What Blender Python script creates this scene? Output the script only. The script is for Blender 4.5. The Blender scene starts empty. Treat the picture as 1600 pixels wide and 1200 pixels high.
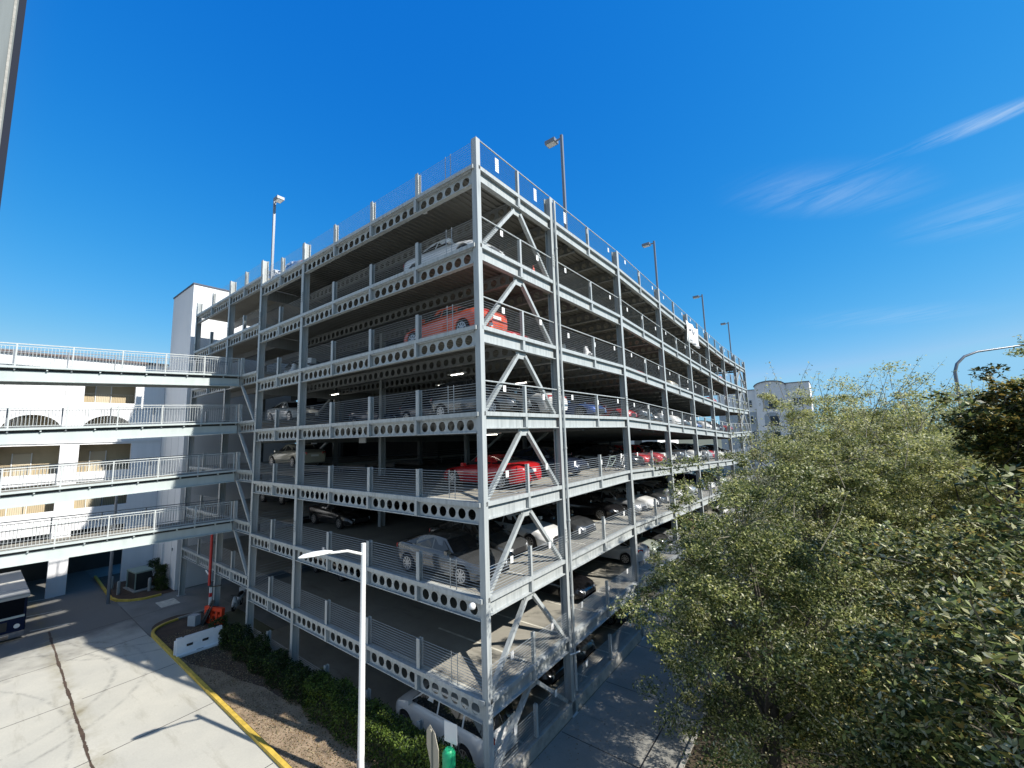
import bpy, math, random
import numpy as np
from mathutils import Vector, Matrix
random.seed(7); rng = np.random.default_rng(7)
R = math.radians
scene = bpy.context.scene
COL = scene.collection

# ------------------------------------------------------------------ materials
def new_mat(name):
    m = bpy.data.materials.new(name); m.use_nodes = True
    nt = m.node_tree; b = nt.nodes['Principled BSDF']
    return m, nt, b
def plain(name, col, rough=.6, metal=0., coat=0., spec=None, noise=0., nscale=8., bump=0., bscale=30., emit=None, estr=0.):
    m, nt, b = new_mat(name)
    b.inputs['Base Color'].default_value = (*col, 1)
    b.inputs['Roughness'].default_value = rough
    b.inputs['Metallic'].default_value = metal
    if coat: b.inputs['Coat Weight'].default_value = coat; b.inputs['Coat Roughness'].default_value = .05
    if spec is not None: b.inputs['Specular IOR Level'].default_value = spec
    if emit: b.inputs['Emission Color'].default_value = (*emit, 1); b.inputs['Emission Strength'].default_value = estr
    tc = nt.nodes.new('ShaderNodeTexCoord')
    if noise:
        n = nt.nodes.new('ShaderNodeTexNoise'); n.inputs['Scale'].default_value = nscale; n.inputs['Detail'].default_value = 8
        n.inputs['Roughness'].default_value = .65
        nt.links.new(tc.outputs['Object'], n.inputs['Vector'])
        mx = nt.nodes.new('ShaderNodeMix'); mx.data_type = 'RGBA'
        mx.inputs[6].default_value = (*[c*(1-noise) for c in col], 1)
        mx.inputs[7].default_value = (*[min(1, c*(1+noise)) for c in col], 1)
        rr = nt.nodes.new('ShaderNodeMapRange'); rr.inputs[1].default_value = .3; rr.inputs[2].default_value = .7
        nt.links.new(n.outputs['Fac'], rr.inputs[0]); nt.links.new(rr.outputs[0], mx.inputs[0])
        nt.links.new(mx.outputs[2], b.inputs['Base Color'])
    if bump:
        n2 = nt.nodes.new('ShaderNodeTexNoise'); n2.inputs['Scale'].default_value = bscale; n2.inputs['Detail'].default_value = 6
        nt.links.new(tc.outputs['Object'], n2.inputs['Vector'])
        bp = nt.nodes.new('ShaderNodeBump'); bp.inputs['Strength'].default_value = bump; bp.inputs['Distance'].default_value = .03
        nt.links.new(n2.outputs['Fac'], bp.inputs['Height']); nt.links.new(bp.outputs['Normal'], b.inputs['Normal'])
    return m

def streaky(name, col, dark, rough=.5, metal=0., zs=.6, xs=14., amt=.5, big=.35):
    """weathered: vertical streaks + blotches"""
    m, nt, b = new_mat(name)
    b.inputs['Roughness'].default_value = rough; b.inputs['Metallic'].default_value = metal
    tc = nt.nodes.new('ShaderNodeTexCoord')
    mp = nt.nodes.new('ShaderNodeMapping'); mp.inputs['Scale'].default_value = (xs, xs, zs)
    n = nt.nodes.new('ShaderNodeTexNoise'); n.inputs['Scale'].default_value = 1; n.inputs['Detail'].default_value = 6
    nt.links.new(tc.outputs['Object'], mp.inputs[0]); nt.links.new(mp.outputs[0], n.inputs['Vector'])
    n2 = nt.nodes.new('ShaderNodeTexNoise'); n2.inputs['Scale'].default_value = big; n2.inputs['Detail'].default_value = 8
    nt.links.new(tc.outputs['Object'], n2.inputs['Vector'])
    ad = nt.nodes.new('ShaderNodeMath'); ad.operation = 'MULTIPLY'
    r1 = nt.nodes.new('ShaderNodeMapRange'); r1.inputs[1].default_value = .4; r1.inputs[2].default_value = .75
    r2 = nt.nodes.new('ShaderNodeMapRange'); r2.inputs[1].default_value = .35; r2.inputs[2].default_value = .7; r2.inputs[3].default_value = .3
    nt.links.new(n.outputs['Fac'], r1.inputs[0]); nt.links.new(n2.outputs['Fac'], r2.inputs[0])
    nt.links.new(r1.outputs[0], ad.inputs[0]); nt.links.new(r2.outputs[0], ad.inputs[1])
    am = nt.nodes.new('ShaderNodeMath'); am.operation = 'MULTIPLY'; am.inputs[1].default_value = amt
    nt.links.new(ad.outputs[0], am.inputs[0])
    mx = nt.nodes.new('ShaderNodeMix'); mx.data_type = 'RGBA'
    mx.inputs[6].default_value = (*col, 1); mx.inputs[7].default_value = (*dark, 1)
    nt.links.new(am.outputs[0], mx.inputs[0]); nt.links.new(mx.outputs[2], b.inputs['Base Color'])
    return m

M = {}
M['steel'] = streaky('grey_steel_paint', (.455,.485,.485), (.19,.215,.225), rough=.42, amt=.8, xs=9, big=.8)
M['steel_shade'] = streaky('shade_toned_beam_steel', (.22,.23,.23), (.09,.09,.085), rough=.55, amt=.6)  # interior shade put into the colour: darker copy of the grey steel
M['post_dark'] = plain('post_groove_and_shade', (.03,.035,.05), .95, spec=.05)
M['post_steel'] = streaky('weathered_post_steel', (.20,.225,.23), (.09,.105,.11), rough=.85, amt=.8, xs=20, zs=1.5, big=2)
M['rod'] = plain('railing_rod_steel', (.30,.33,.35), .45, metal=.3)
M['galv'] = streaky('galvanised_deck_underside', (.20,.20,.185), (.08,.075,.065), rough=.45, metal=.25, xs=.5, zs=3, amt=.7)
M['white_metal'] = plain('white_metal_paint', (.80,.81,.80), .45)
M['lamp_grey'] = plain('lamp_grey_paint', (.22,.24,.27), .4, metal=.3)
M['glass_lamp'] = plain('lamp_lens', (.75,.76,.74), .2)
M['bridge_girder'] = streaky('bridge_girder_paint', (.50,.56,.555), (.34,.39,.39), rough=.5, amt=.7, xs=3)
M['bridge_rail'] = plain('bridge_railing_paint', (.50,.53,.53), .6, spec=.2)
M['stucco_white'] = streaky('white_stucco', (.83,.83,.84), (.66,.67,.68), rough=.85, xs=2, zs=.3, amt=.5, big=.15)
M['stucco_beige'] = plain('beige_stucco', (.50,.41,.27), .85, noise=.08, nscale=2)
M['stucco_grey'] = plain('grey_blue_stucco', (.36,.41,.46), .85, noise=.06, nscale=2)
M['tower'] = streaky('tower_stucco', (.84,.84,.84), (.70,.71,.71), rough=.85, xs=1, zs=.3, amt=.5, big=.12)
M['coping'] = plain('dark_coping', (.05,.06,.10), .5)
M['rooftile'] = plain('brown_roof_edge', (.13,.09,.08), .8, noise=.3, nscale=10)
M['door_beige'] = plain('beige_door', (.60,.52,.38), .6)
M['ceil_light'] = plain('fluorescent_tube', (1,1,.95), .5, emit=(1,.95,.82), estr=7)
M['sign_white'] = plain('white_sign_panel', (.82,.82,.80), .4)
M['red_paint'] = plain('red_paint', (.55,.03,.03), .4)
M['orange_plastic'] = plain('orange_plastic', (.85,.07,.02), .45)
M['white_plastic'] = plain('white_plastic', (.78,.78,.78), .5, noise=.06, nscale=3)
M['yellow_paint'] = plain('yellow_kerb_paint', (.62,.43,.07), .7, noise=.25, nscale=4, bump=.3)
M['kerb'] = plain('kerb_concrete', (.36,.35,.32), .85, noise=.25, nscale=3, bump=.3)
M['line'] = plain('worn_line_paint', (.62,.60,.52), .8, noise=.3, nscale=3)
M['bark'] = plain('bark', (.09,.075,.06), .9, noise=.4, nscale=12, bump=.6, bscale=40)
M['twig'] = plain('pale_twig', (.20,.18,.13), .85, noise=.3, nscale=12)
M['rubber'] = plain('tyre_rubber', (.018,.018,.02), .75)
M['alloy'] = plain('wheel_alloy', (.55,.56,.58), .3, metal=.9)
M['hub_dark'] = plain('wheel_hub_shadow', (.03,.03,.03), .6)
M['truck_glass'] = plain('truck_tinted_glass', (.006,.008,.012), .9, spec=.08)
M['car_glass'] = plain('dark_car_glass', (.015,.018,.022), .04, spec=.8, coat=.4)
M['head_lens'] = plain('headlight_lens', (.75,.78,.8), .1, coat=.6)
M['tail_lens'] = plain('taillight_lens', (.45,.02,.02), .15, coat=.6)
M['trim'] = plain('black_trim', (.02,.02,.022), .5)
M['green_plastic'] = plain('green_plastic', (.02,.42,.18), .4)
M['green_box'] = plain('pale_green_cabinet', (.30,.38,.33), .5)
M['black_metal'] = plain('black_metal', (.03,.035,.035), .5)
M['sign_back'] = plain('sign_back_metal', (.42,.38,.29), .6)
M['window_glass'] = plain('window_glass', (.04,.06,.08), .05, spec=.8)
M['banner'] = plain('banner_cloth', (.82,.82,.82), .8)
M['banner_ink'] = plain('banner_grey_print', (.35,.37,.42), .8)
M['corrugated'] = plain('grey_wall_panel', (.42,.44,.45), .8)
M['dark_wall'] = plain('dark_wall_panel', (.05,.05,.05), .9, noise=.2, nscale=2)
M['truck_roof'] = streaky('truck_roof_grey', (.30,.31,.31), (.18,.19,.19), rough=.6, xs=1, zs=1, amt=.6)
M['truck_paint'] = plain('truck_navy_paint', (.008,.016,.05), .6, spec=.12)
M['chrome'] = plain('chrome', (.6,.6,.62), .15, metal=1)

def concrete(name, a, b_, stain, sc=.35, joints=None, wet=False, bumpd=.2, worn_shaded=False):
    m, nt, b = new_mat(name); b.inputs['Roughness'].default_value = .88
    geo = nt.nodes.new('ShaderNodeNewGeometry')
    L = nt.links.new
    def noise(scale, det=8, rough=.6, mapscale=None):
        n = nt.nodes.new('ShaderNodeTexNoise'); n.inputs['Scale'].default_value = scale; n.inputs['Detail'].default_value = det
        n.inputs['Roughness'].default_value = rough
        if mapscale:
            mp = nt.nodes.new('ShaderNodeMapping'); mp.inputs['Scale'].default_value = mapscale
            L(geo.outputs['Position'], mp.inputs[0]); L(mp.outputs[0], n.inputs['Vector'])
        else: L(geo.outputs['Position'], n.inputs['Vector'])
        return n
    def rng_(src, lo, hi, o0=0, o1=1):
        r = nt.nodes.new('ShaderNodeMapRange'); r.inputs[1].default_value = lo; r.inputs[2].default_value = hi
        r.inputs[3].default_value = o0; r.inputs[4].default_value = o1; L(src, r.inputs[0]); return r.outputs[0]
    def mix(fac, c1, c2):
        x = nt.nodes.new('ShaderNodeMix'); x.data_type = 'RGBA'
        L(fac, x.inputs[0])
        for i, c in ((6, c1), (7, c2)):
            if isinstance(c, tuple): x.inputs[i].default_value = (*c, 1)
            else: L(c, x.inputs[i])
        return x.outputs[2]
    n1 = noise(sc); c = mix(rng_(n1.outputs['Fac'], .35, .65), a, b_)
    n2 = noise(.9, 10, .7, (.25, 1.6, 1)); c = mix(rng_(n2.outputs['Fac'], .56, .75, 0, .75), c, stain)
    n3 = noise(14, 4); c = mix(rng_(n3.outputs['Fac'], .3, .8, 0, .25), c, stain)
    n4 = noise(2.2, 12, .75); c = mix(rng_(n4.outputs['Fac'], .60, .72, 0, .45), c, stain)
    if worn_shaded:
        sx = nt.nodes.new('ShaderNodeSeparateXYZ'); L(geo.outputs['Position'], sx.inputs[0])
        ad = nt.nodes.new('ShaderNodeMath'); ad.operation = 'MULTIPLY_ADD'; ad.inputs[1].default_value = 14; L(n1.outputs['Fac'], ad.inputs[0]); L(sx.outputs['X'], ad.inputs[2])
        c = mix(rng_(ad.outputs[0], -17.5, -22, 0, .92), c, (.135,.135,.13))  # garage shadow on the road painted in: darker towards negative x, broken by noise
        for (cx, cy, rad, wd) in ((-22.0,-11.5,6.2,.16),(-22.0,-11.5,7.5,.16),(-28.5,-.5,7.2,.14),(-28.5,-.5,5.9,.14),(-17,-20,12.6,.12),(-33,-13,6.5,.13)):
            vs = nt.nodes.new('ShaderNodeVectorMath'); vs.operation = 'DISTANCE'; vs.inputs[1].default_value = (cx, cy, 0); L(geo.outputs['Position'], vs.inputs[0])
            q1 = nt.nodes.new('ShaderNodeMath'); q1.operation = 'SUBTRACT'; q1.inputs[1].default_value = rad; L(vs.outputs['Value'], q1.inputs[0])
            q2 = nt.nodes.new('ShaderNodeMath'); q2.operation = 'ABSOLUTE'; L(q1.outputs[0], q2.inputs[0])
            q3 = nt.nodes.new('ShaderNodeMath'); q3.operation = 'MULTIPLY'; L(rng_(q2.outputs[0], 0, wd, .55, 0), q3.inputs[0]); L(rng_(n4.outputs['Fac'], .42, .6, 0, 1), q3.inputs[1])
            c = mix(q3.outputs[0], c, (.14,.14,.13))
        # oil spots
        v2 = nt.nodes.new('ShaderNodeTexVoronoi'); v2.inputs['Scale'].default_value = .45; L(geo.outputs['Position'], v2.inputs['Vector'])
        c = mix(rng_(v2.outputs['Distance'], .02, .10, .35, 0), c, (.17,.165,.15))
        # brown-green soiling along the gutter
        sb = nt.nodes.new('ShaderNodeMath'); sb.operation = 'ADD'; sb.inputs[1].default_value = 7.1; L(sx.outputs['Y'], sb.inputs[0])
        ab = nt.nodes.new('ShaderNodeMath'); ab.operation = 'ABSOLUTE'; L(sb.outputs[0], ab.inputs[0])
        ns = noise(.8, 8, .7); mu = nt.nodes.new('ShaderNodeMath'); mu.operation = 'MULTIPLY'; L(rng_(ab.outputs[0], 0, .55, 1, 0), mu.inputs[0]); L(rng_(ns.outputs['Fac'], .42, .68, 0, .8), mu.inputs[1])
        c = mix(mu.outputs[0], c, (.24,.20,.10))
    L(c, b.inputs['Base Color'])
    if wet: L(rng_(n2.outputs['Fac'], .55, .68, .9, .5), b.inputs['Roughness'])
    bp = nt.nodes.new('ShaderNodeBump'); bp.inputs['Strength'].default_value = bumpd; bp.inputs['Distance'].default_value = .02
    L(n3.outputs['Fac'], bp.inputs['Height']); L(bp.outputs['Normal'], b.inputs['Normal'])
    return m
M['apron'] = concrete('apron_concrete', (.56,.54,.47), (.47,.46,.41), (.30,.28,.22), worn_shaded=True)
M['drive'] = concrete('stained_drive_concrete', (.27,.27,.255), (.19,.19,.18), (.09,.09,.08), wet=True)
M['deck'] = concrete('deck_concrete', (.37,.35,.30), (.29,.275,.235), (.15,.14,.115), sc=.6)
M['path'] = concrete('path_concrete', (.30,.29,.26), (.22,.22,.20), (.11,.11,.10))
M['mulch'] = concrete('mulch_soil', (.10,.065,.045), (.06,.038,.028), (.025,.018,.012), sc=1.5, bumpd=1)
M['drygrass'] = concrete('dry_grass_soil', (.42,.31,.21), (.24,.175,.115), (.09,.065,.045), sc=1.2, bumpd=1)
M['forest'] = concrete('leaf_litter', (.12,.085,.05), (.05,.04,.025), (.03,.025,.015), sc=.8, bumpd=1)
M['far_ground'] = concrete('distant_ground', (.16,.16,.10), (.12,.12,.07), (.07,.08,.05), sc=.05)

def leaf_mat(name, c1, c2, rough=.5, trans=.35, spec=.4):
    m, nt, b = new_mat(name)
    b.inputs['Roughness'].default_value = rough; b.inputs['Specular IOR Level'].default_value = spec*.45
    L = nt.links.new
    geo = nt.nodes.new('ShaderNodeNewGeometry')
    ramp = nt.nodes.new('ShaderNodeMix'); ramp.data_type = 'RGBA'
    ramp.inputs[6].default_value = (*c1, 1); ramp.inputs[7].default_value = (*c2, 1)
    L(geo.outputs['Random Per Island'], ramp.inputs[0]); L(ramp.outputs[2], b.inputs['Base Color'])
    tr = nt.nodes.new('ShaderNodeBsdfTranslucent'); L(ramp.outputs[2], tr.inputs['Color'])
    ms = nt.nodes.new('ShaderNodeMixShader'); ms.inputs[0].default_value = trans
    L(b.outputs[0], ms.inputs[1]); L(tr.outputs[0], ms.inputs[2])
    L(ms.outputs[0], nt.nodes['Material Output'].inputs['Surface'])
    return m
M['oak_a'] = leaf_mat('oak_leaf_olive', (.24,.275,.08), (.44,.46,.19), trans=.45)
M['oak_b'] = leaf_mat('oak_leaf_dark', (.045,.065,.018), (.12,.15,.045), trans=.3)
M['oak_c'] = leaf_mat('oak_leaf_pale', (.58,.58,.36), (.74,.72,.50), trans=.4)
M['oak_y'] = leaf_mat('oak_leaf_yellow', (.50,.51,.15), (.68,.65,.25), trans=.5)
M['mag_a'] = leaf_mat('magnolia_leaf_dark', (.03,.042,.012), (.075,.095,.025), rough=.42, trans=.15, spec=.35)
M['mag_b'] = leaf_mat('magnolia_leaf_green', (.20,.25,.07), (.37,.40,.15), rough=.40, trans=.35, spec=.5)
M['mag_d'] = leaf_mat('magnolia_leaf_pale', (.42,.42,.22), (.58,.56,.36), rough=.4, trans=.2, spec=.4)
M['mag_c'] = leaf_mat('magnolia_leaf_rust', (.30,.20,.05), (.45,.36,.09), rough=.45, trans=.3)
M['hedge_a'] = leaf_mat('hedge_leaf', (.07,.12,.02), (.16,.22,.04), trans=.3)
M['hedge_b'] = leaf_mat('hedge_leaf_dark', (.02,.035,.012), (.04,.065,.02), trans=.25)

# ------------------------------------------------------------------ mesh builder
class MB:
    def __init__(s): s.v = []; s.f = []; s.m = []; s.mats = []
    def mi(s, mat):
        if mat not in s.mats: s.mats.append(mat)
        return s.mats.index(mat)
    def poly(s, pts, faces, mat):
        o = len(s.v); k = s.mi(mat)
        s.v += [tuple(p) for p in pts]; s.f += [tuple(i+o for i in f) for f in faces]; s.m += [k]*len(faces)
        return s
    def box(s, x0, x1, y0, y1, z0, z1, mat, slope=None):
        """slope: function (x,y)->dz"""
        g = slope or (lambda x, y: 0)
        p = []
        for z in (z0, z1):
            for (x, y) in ((x0,y0),(x1,y0),(x1,y1),(x0,y1)): p.append((x, y, z+g(x, y)))
        return s.poly(p, [(3,2,1,0),(4,5,6,7),(0,1,5,4),(1,2,6,5),(2,3,7,6),(3,0,4,7)], mat)
    def beam(s, a, b, w, h, mat, up=(0,0,1)):
        a = Vector(a); b = Vector(b); d = (b-a).normalized(); u = Vector(up)
        r = d.cross(u)
        if r.length < 1e-4: r = d.cross(Vector((1,0,0)))
        r.normalize(); u = r.cross(d)
        p = []
        for e in (a, b):
            for (i, j) in ((-1,-1),(1,-1),(1,1),(-1,1)): p.append(e + r*(i*w/2) + u*(j*h/2))
        return s.poly(p, [(3,2,1,0),(4,5,6,7),(0,1,5,4),(1,2,6,5),(2,3,7,6),(3,0,4,7)], mat)
    def tube(s, pts, rad, mat, n=6, caps=True):
        pts = [Vector(p) for p in pts]; rs = rad if isinstance(rad, (list, tuple)) else [rad]*len(pts)
        P = []; ref = None
        for i, p in enumerate(pts):
            d = (pts[min(i+1, len(pts)-1)] - pts[max(i-1, 0)]).normalized()
            if ref is None: ref = d.cross(Vector((0,0,1)) if abs(d.z) < .9 else Vector((1,0,0))).normalized()
            ref = (ref - d*ref.dot(d)).normalized(); b = d.cross(ref)
            for k in range(n):
                t = 2*math.pi*k/n; P.append(p + (ref*math.cos(t) + b*math.sin(t))*rs[i])
        F = []
        for i in range(len(pts)-1):
            for k in range(n):
                k2 = (k+1) % n; F.append((i*n+k, i*n+k2, (i+1)*n+k2, (i+1)*n+k))
        if caps: F.append(tuple(range(n))[::-1]); F.append(tuple((len(pts)-1)*n+k for k in range(n)))
        return s.poly(P, F, mat)
    def prism(s, outline, axis, a0, a1, mat):
        """outline 2D extruded along axis (0 x,1 y,2 z)"""
        n = len(outline); P = []
        for a in (a0, a1):
            for (u, v) in outline:
                P.append({0: (a,u,v), 1: (u,a,v), 2: (u,v,a)}[axis])
        F = [tuple(range(n))[::-1], tuple(range(n, 2*n))] + [(i, (i+1) % n, n+(i+1) % n, n+i) for i in range(n)]
        return s.poly(P, F, mat)
    def mesh(s, name, smooth=None):
        me = bpy.data.meshes.new(name); me.from_pydata(s.v, [], s.f)
        for m in s.mats: me.materials.append(m)
        me.polygons.foreach_set('material_index', s.m)
        import bmesh
        bm = bmesh.new(); bm.from_mesh(me); bmesh.ops.recalc_face_normals(bm, faces=bm.faces); bm.to_mesh(me); bm.free()
        if smooth is not None:
            me.polygons.foreach_set('use_smooth', [True]*len(me.polygons))
            me.set_sharp_from_angle(angle=R(smooth))
        me.update(); return me
    def build(s, name, parent=None, smooth=None, loc=None, rot=None):
        o = bpy.data.objects.new(name, s.mesh(name, smooth)); COL.objects.link(o)
        if parent: o.parent = parent
        if loc: o.location = loc
        if rot: o.rotation_euler = rot
        return o
def inst(me, name, parent=None, loc=(0,0,0), rot=(0,0,0)):
    o = bpy.data.objects.new(name, me); COL.objects.link(o); o.parent = parent; o.location = loc; o.rotation_euler = rot
    return o
def tag(o, label=None, cat=None, group=None, kind=None):
    if label: o['label'] = label
    if cat: o['category'] = cat
    if group: o['group'] = group
    if kind: o['kind'] = kind
    return o
def thing(name, label, cat, loc=(0,0,0), rz=0, group=None):
    o = bpy.data.objects.new(name, None); COL.objects.link(o); o.location = loc; o.rotation_euler = (0,0,rz); o.empty_display_size = .3
    return tag(o, label, cat, group)
def copy_tree(o, parent=None):
    c = o.copy(); COL.objects.link(c)
    if parent: c.parent = parent
    for ch in o.children: copy_tree(ch, c)
    return c
def struct(name, mb, smooth=None): return tag(mb.build(name, None, smooth), kind='structure')

# ------------------------------------------------------------------ camera, sun, sky
cam_d = bpy.data.cameras.new('camera'); cam = bpy.data.objects.new('camera', cam_d); COL.objects.link(cam)
cam_d.sensor_width = 36; cam_d.lens = 647.03/1600*36; cam_d.clip_end = 3000; cam_d.clip_start = .1
fwd = Vector((-.6029892,.78827376,.12259084)); rt = Vector((.79153476,.61032934,-.03115804)); up = Vector((.09938185,-.07824695,.99196807))
mt = Matrix((rt, up, -fwd)).transposed().to_4x4(); mt.translation = Vector((9.6929,-10.8869,11.4692))
cam.matrix_world = mt; scene.camera = cam
scene.render.resolution_x = 1024; scene.render.resolution_y = 768
SUN = Vector((.751,.161,.640)).normalized()
sd = bpy.data.lights.new('sun', 'SUN'); sd.energy = 5.0; sd.angle = R(.5); sd.color = (1,.95,.86)
so = bpy.data.objects.new('sun', sd); COL.objects.link(so); so.rotation_euler = SUN.to_track_quat('Z', 'Y').to_euler(); so.location = (60,20,60)
w = bpy.data.worlds.new('World'); scene.world = w; w.use_nodes = True
nt = w.node_tree; bg = nt.nodes['Background']; L = nt.links.new
sky = nt.nodes.new('ShaderNodeTexSky'); sky.sky_type = 'NISHITA'; sky.sun_disc = False
sky.sun_elevation = math.asin(SUN.z); sky.sun_rotation = math.atan2(SUN.x, SUN.y)
sky.altitude = 0; sky.air_density = 1; sky.dust_density = 0; sky.ozone_density = 6
tc = nt.nodes.new('ShaderNodeTexCoord')
# thin cirrus: direction divided by height (a layer high above), broken by stretched noise
sep = nt.nodes.new('ShaderNodeSeparateXYZ'); L(tc.outputs['Generated'], sep.inputs[0])
mx_ = nt.nodes.new('ShaderNodeMath'); mx_.operation = 'MAXIMUM'; mx_.inputs[1].default_value = .03; L(sep.outputs['Z'], mx_.inputs[0])
dv = nt.nodes.new('ShaderNodeVectorMath'); dv.operation = 'DIVIDE'
cmb = nt.nodes.new('ShaderNodeCombineXYZ')
for i in range(3): L(mx_.outputs[0], cmb.inputs[i])
L(tc.outputs['Generated'], dv.inputs[0]); L(cmb.outputs[0], dv.inputs[1])
# (x/z, y/z) plane coordinates; streaks as soft ellipses
def streak(cx, cy, ang, lx, ly, soft=1.0):
    mp = nt.nodes.new('ShaderNodeMapping'); mp.vector_type = 'POINT'
    c, s_ = math.cos(ang), math.sin(ang)
    sub = nt.nodes.new('ShaderNodeVectorMath'); sub.operation = 'SUBTRACT'; sub.inputs[1].default_value = (cx, cy, 1)
    L(dv.outputs[0], sub.inputs[0])
    mp.inputs['Rotation'].default_value = (0, 0, -ang); L(sub.outputs[0], mp.inputs[0])
    m2 = nt.nodes.new('ShaderNodeVectorMath'); m2.operation = 'MULTIPLY'; m2.inputs[1].default_value = (1/lx, 1/ly, 0); L(mp.outputs[0], m2.inputs[0])
    ln = nt.nodes.new('ShaderNodeVectorMath'); ln.operation = 'LENGTH'; L(m2.outputs[0], ln.inputs[0])
    r = nt.nodes.new('ShaderNodeMapRange'); r.inputs[1].default_value = 0; r.inputs[2].default_value = 1; r.inputs[3].default_value = soft; r.inputs[4].default_value = 0
    r.interpolation_type = 'SMOOTHSTEP'; L(ln.outputs['Value'], r.inputs[0])
    return r.outputs[0]
CLOUDS = []
def pxplane(x, y):
    d = fwd + rt*((x-800)/647.03) - up*((y-600)/647.03); return d.x/d.z, d.y/d.z
def cloud_between(x0, y0, x1, y1, width, soft):
    a = pxplane(x0, y0); b = pxplane(x1, y1)
    cx, cy = (a[0]+b[0])/2, (a[1]+b[1])/2; ang = math.atan2(b[1]-a[1], b[0]-a[0]); ln = math.hypot(b[0]-a[0], b[1]-a[1])/2
    CLOUDS.append(streak(cx, cy, ang, ln, width, soft))
cloud_between(1375,252,1720,118,.085,1.25)
cloud_between(1280,290,1500,200,.05,.35)
cloud_between(1100,288,1480,312,.26,.34)
cloud_between(1380,345,1720,325,.40,.30)
cloud_between(1180,505,1600,484,.55,.22)
cur = CLOUDS[0]
for c_ in CLOUDS[1:]:
    a_ = nt.nodes.new('ShaderNodeMath'); a_.operation = 'MAXIMUM'; L(cur, a_.inputs[0]); L(c_, a_.inputs[1]); cur = a_.outputs[0]
nz = nt.nodes.new('ShaderNodeTexNoise'); nz.inputs['Scale'].default_value = 1.0; nz.inputs['Detail'].default_value = 12; nz.inputs['Roughness'].default_value = .68; nz.inputs['Distortion'].default_value = 1.2
pa, pb = pxplane(1400,245), pxplane(1590,155)
nm = nt.nodes.new('ShaderNodeMapping'); nm.vector_type = 'TEXTURE'; nm.inputs['Rotation'].default_value = (0,0,math.atan2(pb[1]-pa[1], pb[0]-pa[0])); nm.inputs['Scale'].default_value = (.8,.22,1)
L(dv.outputs[0], nm.inputs[0]); L(nm.outputs[0], nz.inputs['Vector'])
nr = nt.nodes.new('ShaderNodeMapRange'); nr.inputs[1].default_value = .36; nr.inputs[2].default_value = .66; L(nz.outputs['Fac'], nr.inputs[0])
cm = nt.nodes.new('ShaderNodeMath'); cm.operation = 'MULTIPLY'; L(cur, cm.inputs[0]); L(nr.outputs[0], cm.inputs[1])
cm2 = nt.nodes.new('ShaderNodeMath'); cm2.operation = 'MULTIPLY'; cm2.inputs[1].default_value = .85; L(cm.outputs[0], cm2.inputs[0])
# deeper, more saturated clear-sky blue: a response curve on each channel of the sky
sp_ = nt.nodes.new('ShaderNodeSeparateColor'); L(sky.outputs[0], sp_.inputs[0]); cc_ = nt.nodes.new('ShaderNodeCombineColor')
EXPO = .45; kx = 1/(2**EXPO*.1)
for i, (a_, p_) in enumerate(((7.0,2.4),(1.15,.84),(1.052,.323))):
    m1 = nt.nodes.new('ShaderNodeMath'); m1.operation = 'MULTIPLY'; m1.inputs[1].default_value = .1; L(sp_.outputs[i], m1.inputs[0])
    m2 = nt.nodes.new('ShaderNodeMath'); m2.operation = 'POWER'; m2.inputs[1].default_value = p_; L(m1.outputs[0], m2.inputs[0])
    m3 = nt.nodes.new('ShaderNodeMath'); m3.operation = 'MULTIPLY'; m3.inputs[1].default_value = a_*kx; L(m2.outputs[0], m3.inputs[0])
    m4 = nt.nodes.new('ShaderNodeMath'); m4.operation = 'MINIMUM'; m4.inputs[1].default_value = (.30,.62,.90)[i]*kx; L(m3.outputs[0], m4.inputs[0]); L(m4.outputs[0], cc_.inputs[i])
cx_ = nt.nodes.new('ShaderNodeMix'); cx_.data_type = 'RGBA'; cx_.inputs[7].default_value = (.62*kx,.78*kx,.97*kx,1)
vr = nt.nodes.new('ShaderNodeMapRange'); vr.interpolation_type = 'SMOOTHSTEP'; vr.inputs[1].default_value = .05; vr.inputs[2].default_value = -.55; vr.inputs[3].default_value = 0; vr.inputs[4].default_value = .75; L(sep.outputs['Y'], vr.inputs[0])
fill_veil = nt.nodes.new('ShaderNodeMix'); fill_veil.data_type = 'RGBA'; fill_veil.inputs[7].default_value = (.36*kx,.45*kx,.56*kx,1); L(vr.outputs[0], fill_veil.inputs[0]); L(cc_.outputs[0], fill_veil.inputs[6])  # haze added over the unseen southern sky to whiten the fill light
L(cm2.outputs[0], cx_.inputs[0]); L(fill_veil.outputs[2], cx_.inputs[6]); L(cx_.outputs[2], bg.inputs['Color'])
bg.inputs['Strength'].default_value = .1
scene.view_settings.view_transform = 'Standard'; scene.view_settings.look = 'None'; scene.view_settings.exposure = EXPO; scene.view_settings.gamma = 1
try:
    scene.cycles.max_bounces = 6; scene.cycles.diffuse_bounces = 1; scene.cycles.use_denoising = True
except Exception: pass

# ------------------------------------------------------------------ ground and pavings
mb = MB(); S = 900
mb.poly([(-S,-S,-.03),(S,-S,-.03),(S,S,-.03),(-S,S,-.03)], [(0,1,2,3)], M['far_ground']); struct('ground', mb)
def sheet(name, pts, z, mat, th=None):
    m = MB(); m.poly([(x, y, z) for x, y in pts], [tuple(range(len(pts)))], mat); return struct(name, m)
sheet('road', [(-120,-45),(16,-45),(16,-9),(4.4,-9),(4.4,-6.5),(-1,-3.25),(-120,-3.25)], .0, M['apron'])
sheet('side_road', [(-120,-3.25),(-24.6,-3.25),(-24.6,20),(-33,20),(-33,.2),(-120,.2)], .0, M['drive'])
sheet('path', [(.15,-6.2),(4.4,-6.2),(4.4,75),(.15,75)], .004, M['path'])
sheet('planting_bed', [(-24.4,-3.0),(-.1,-3.0),(-.1,-.15),(-24.4,-.15)], .03, M['drygrass'])
m_ = MB()
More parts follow.
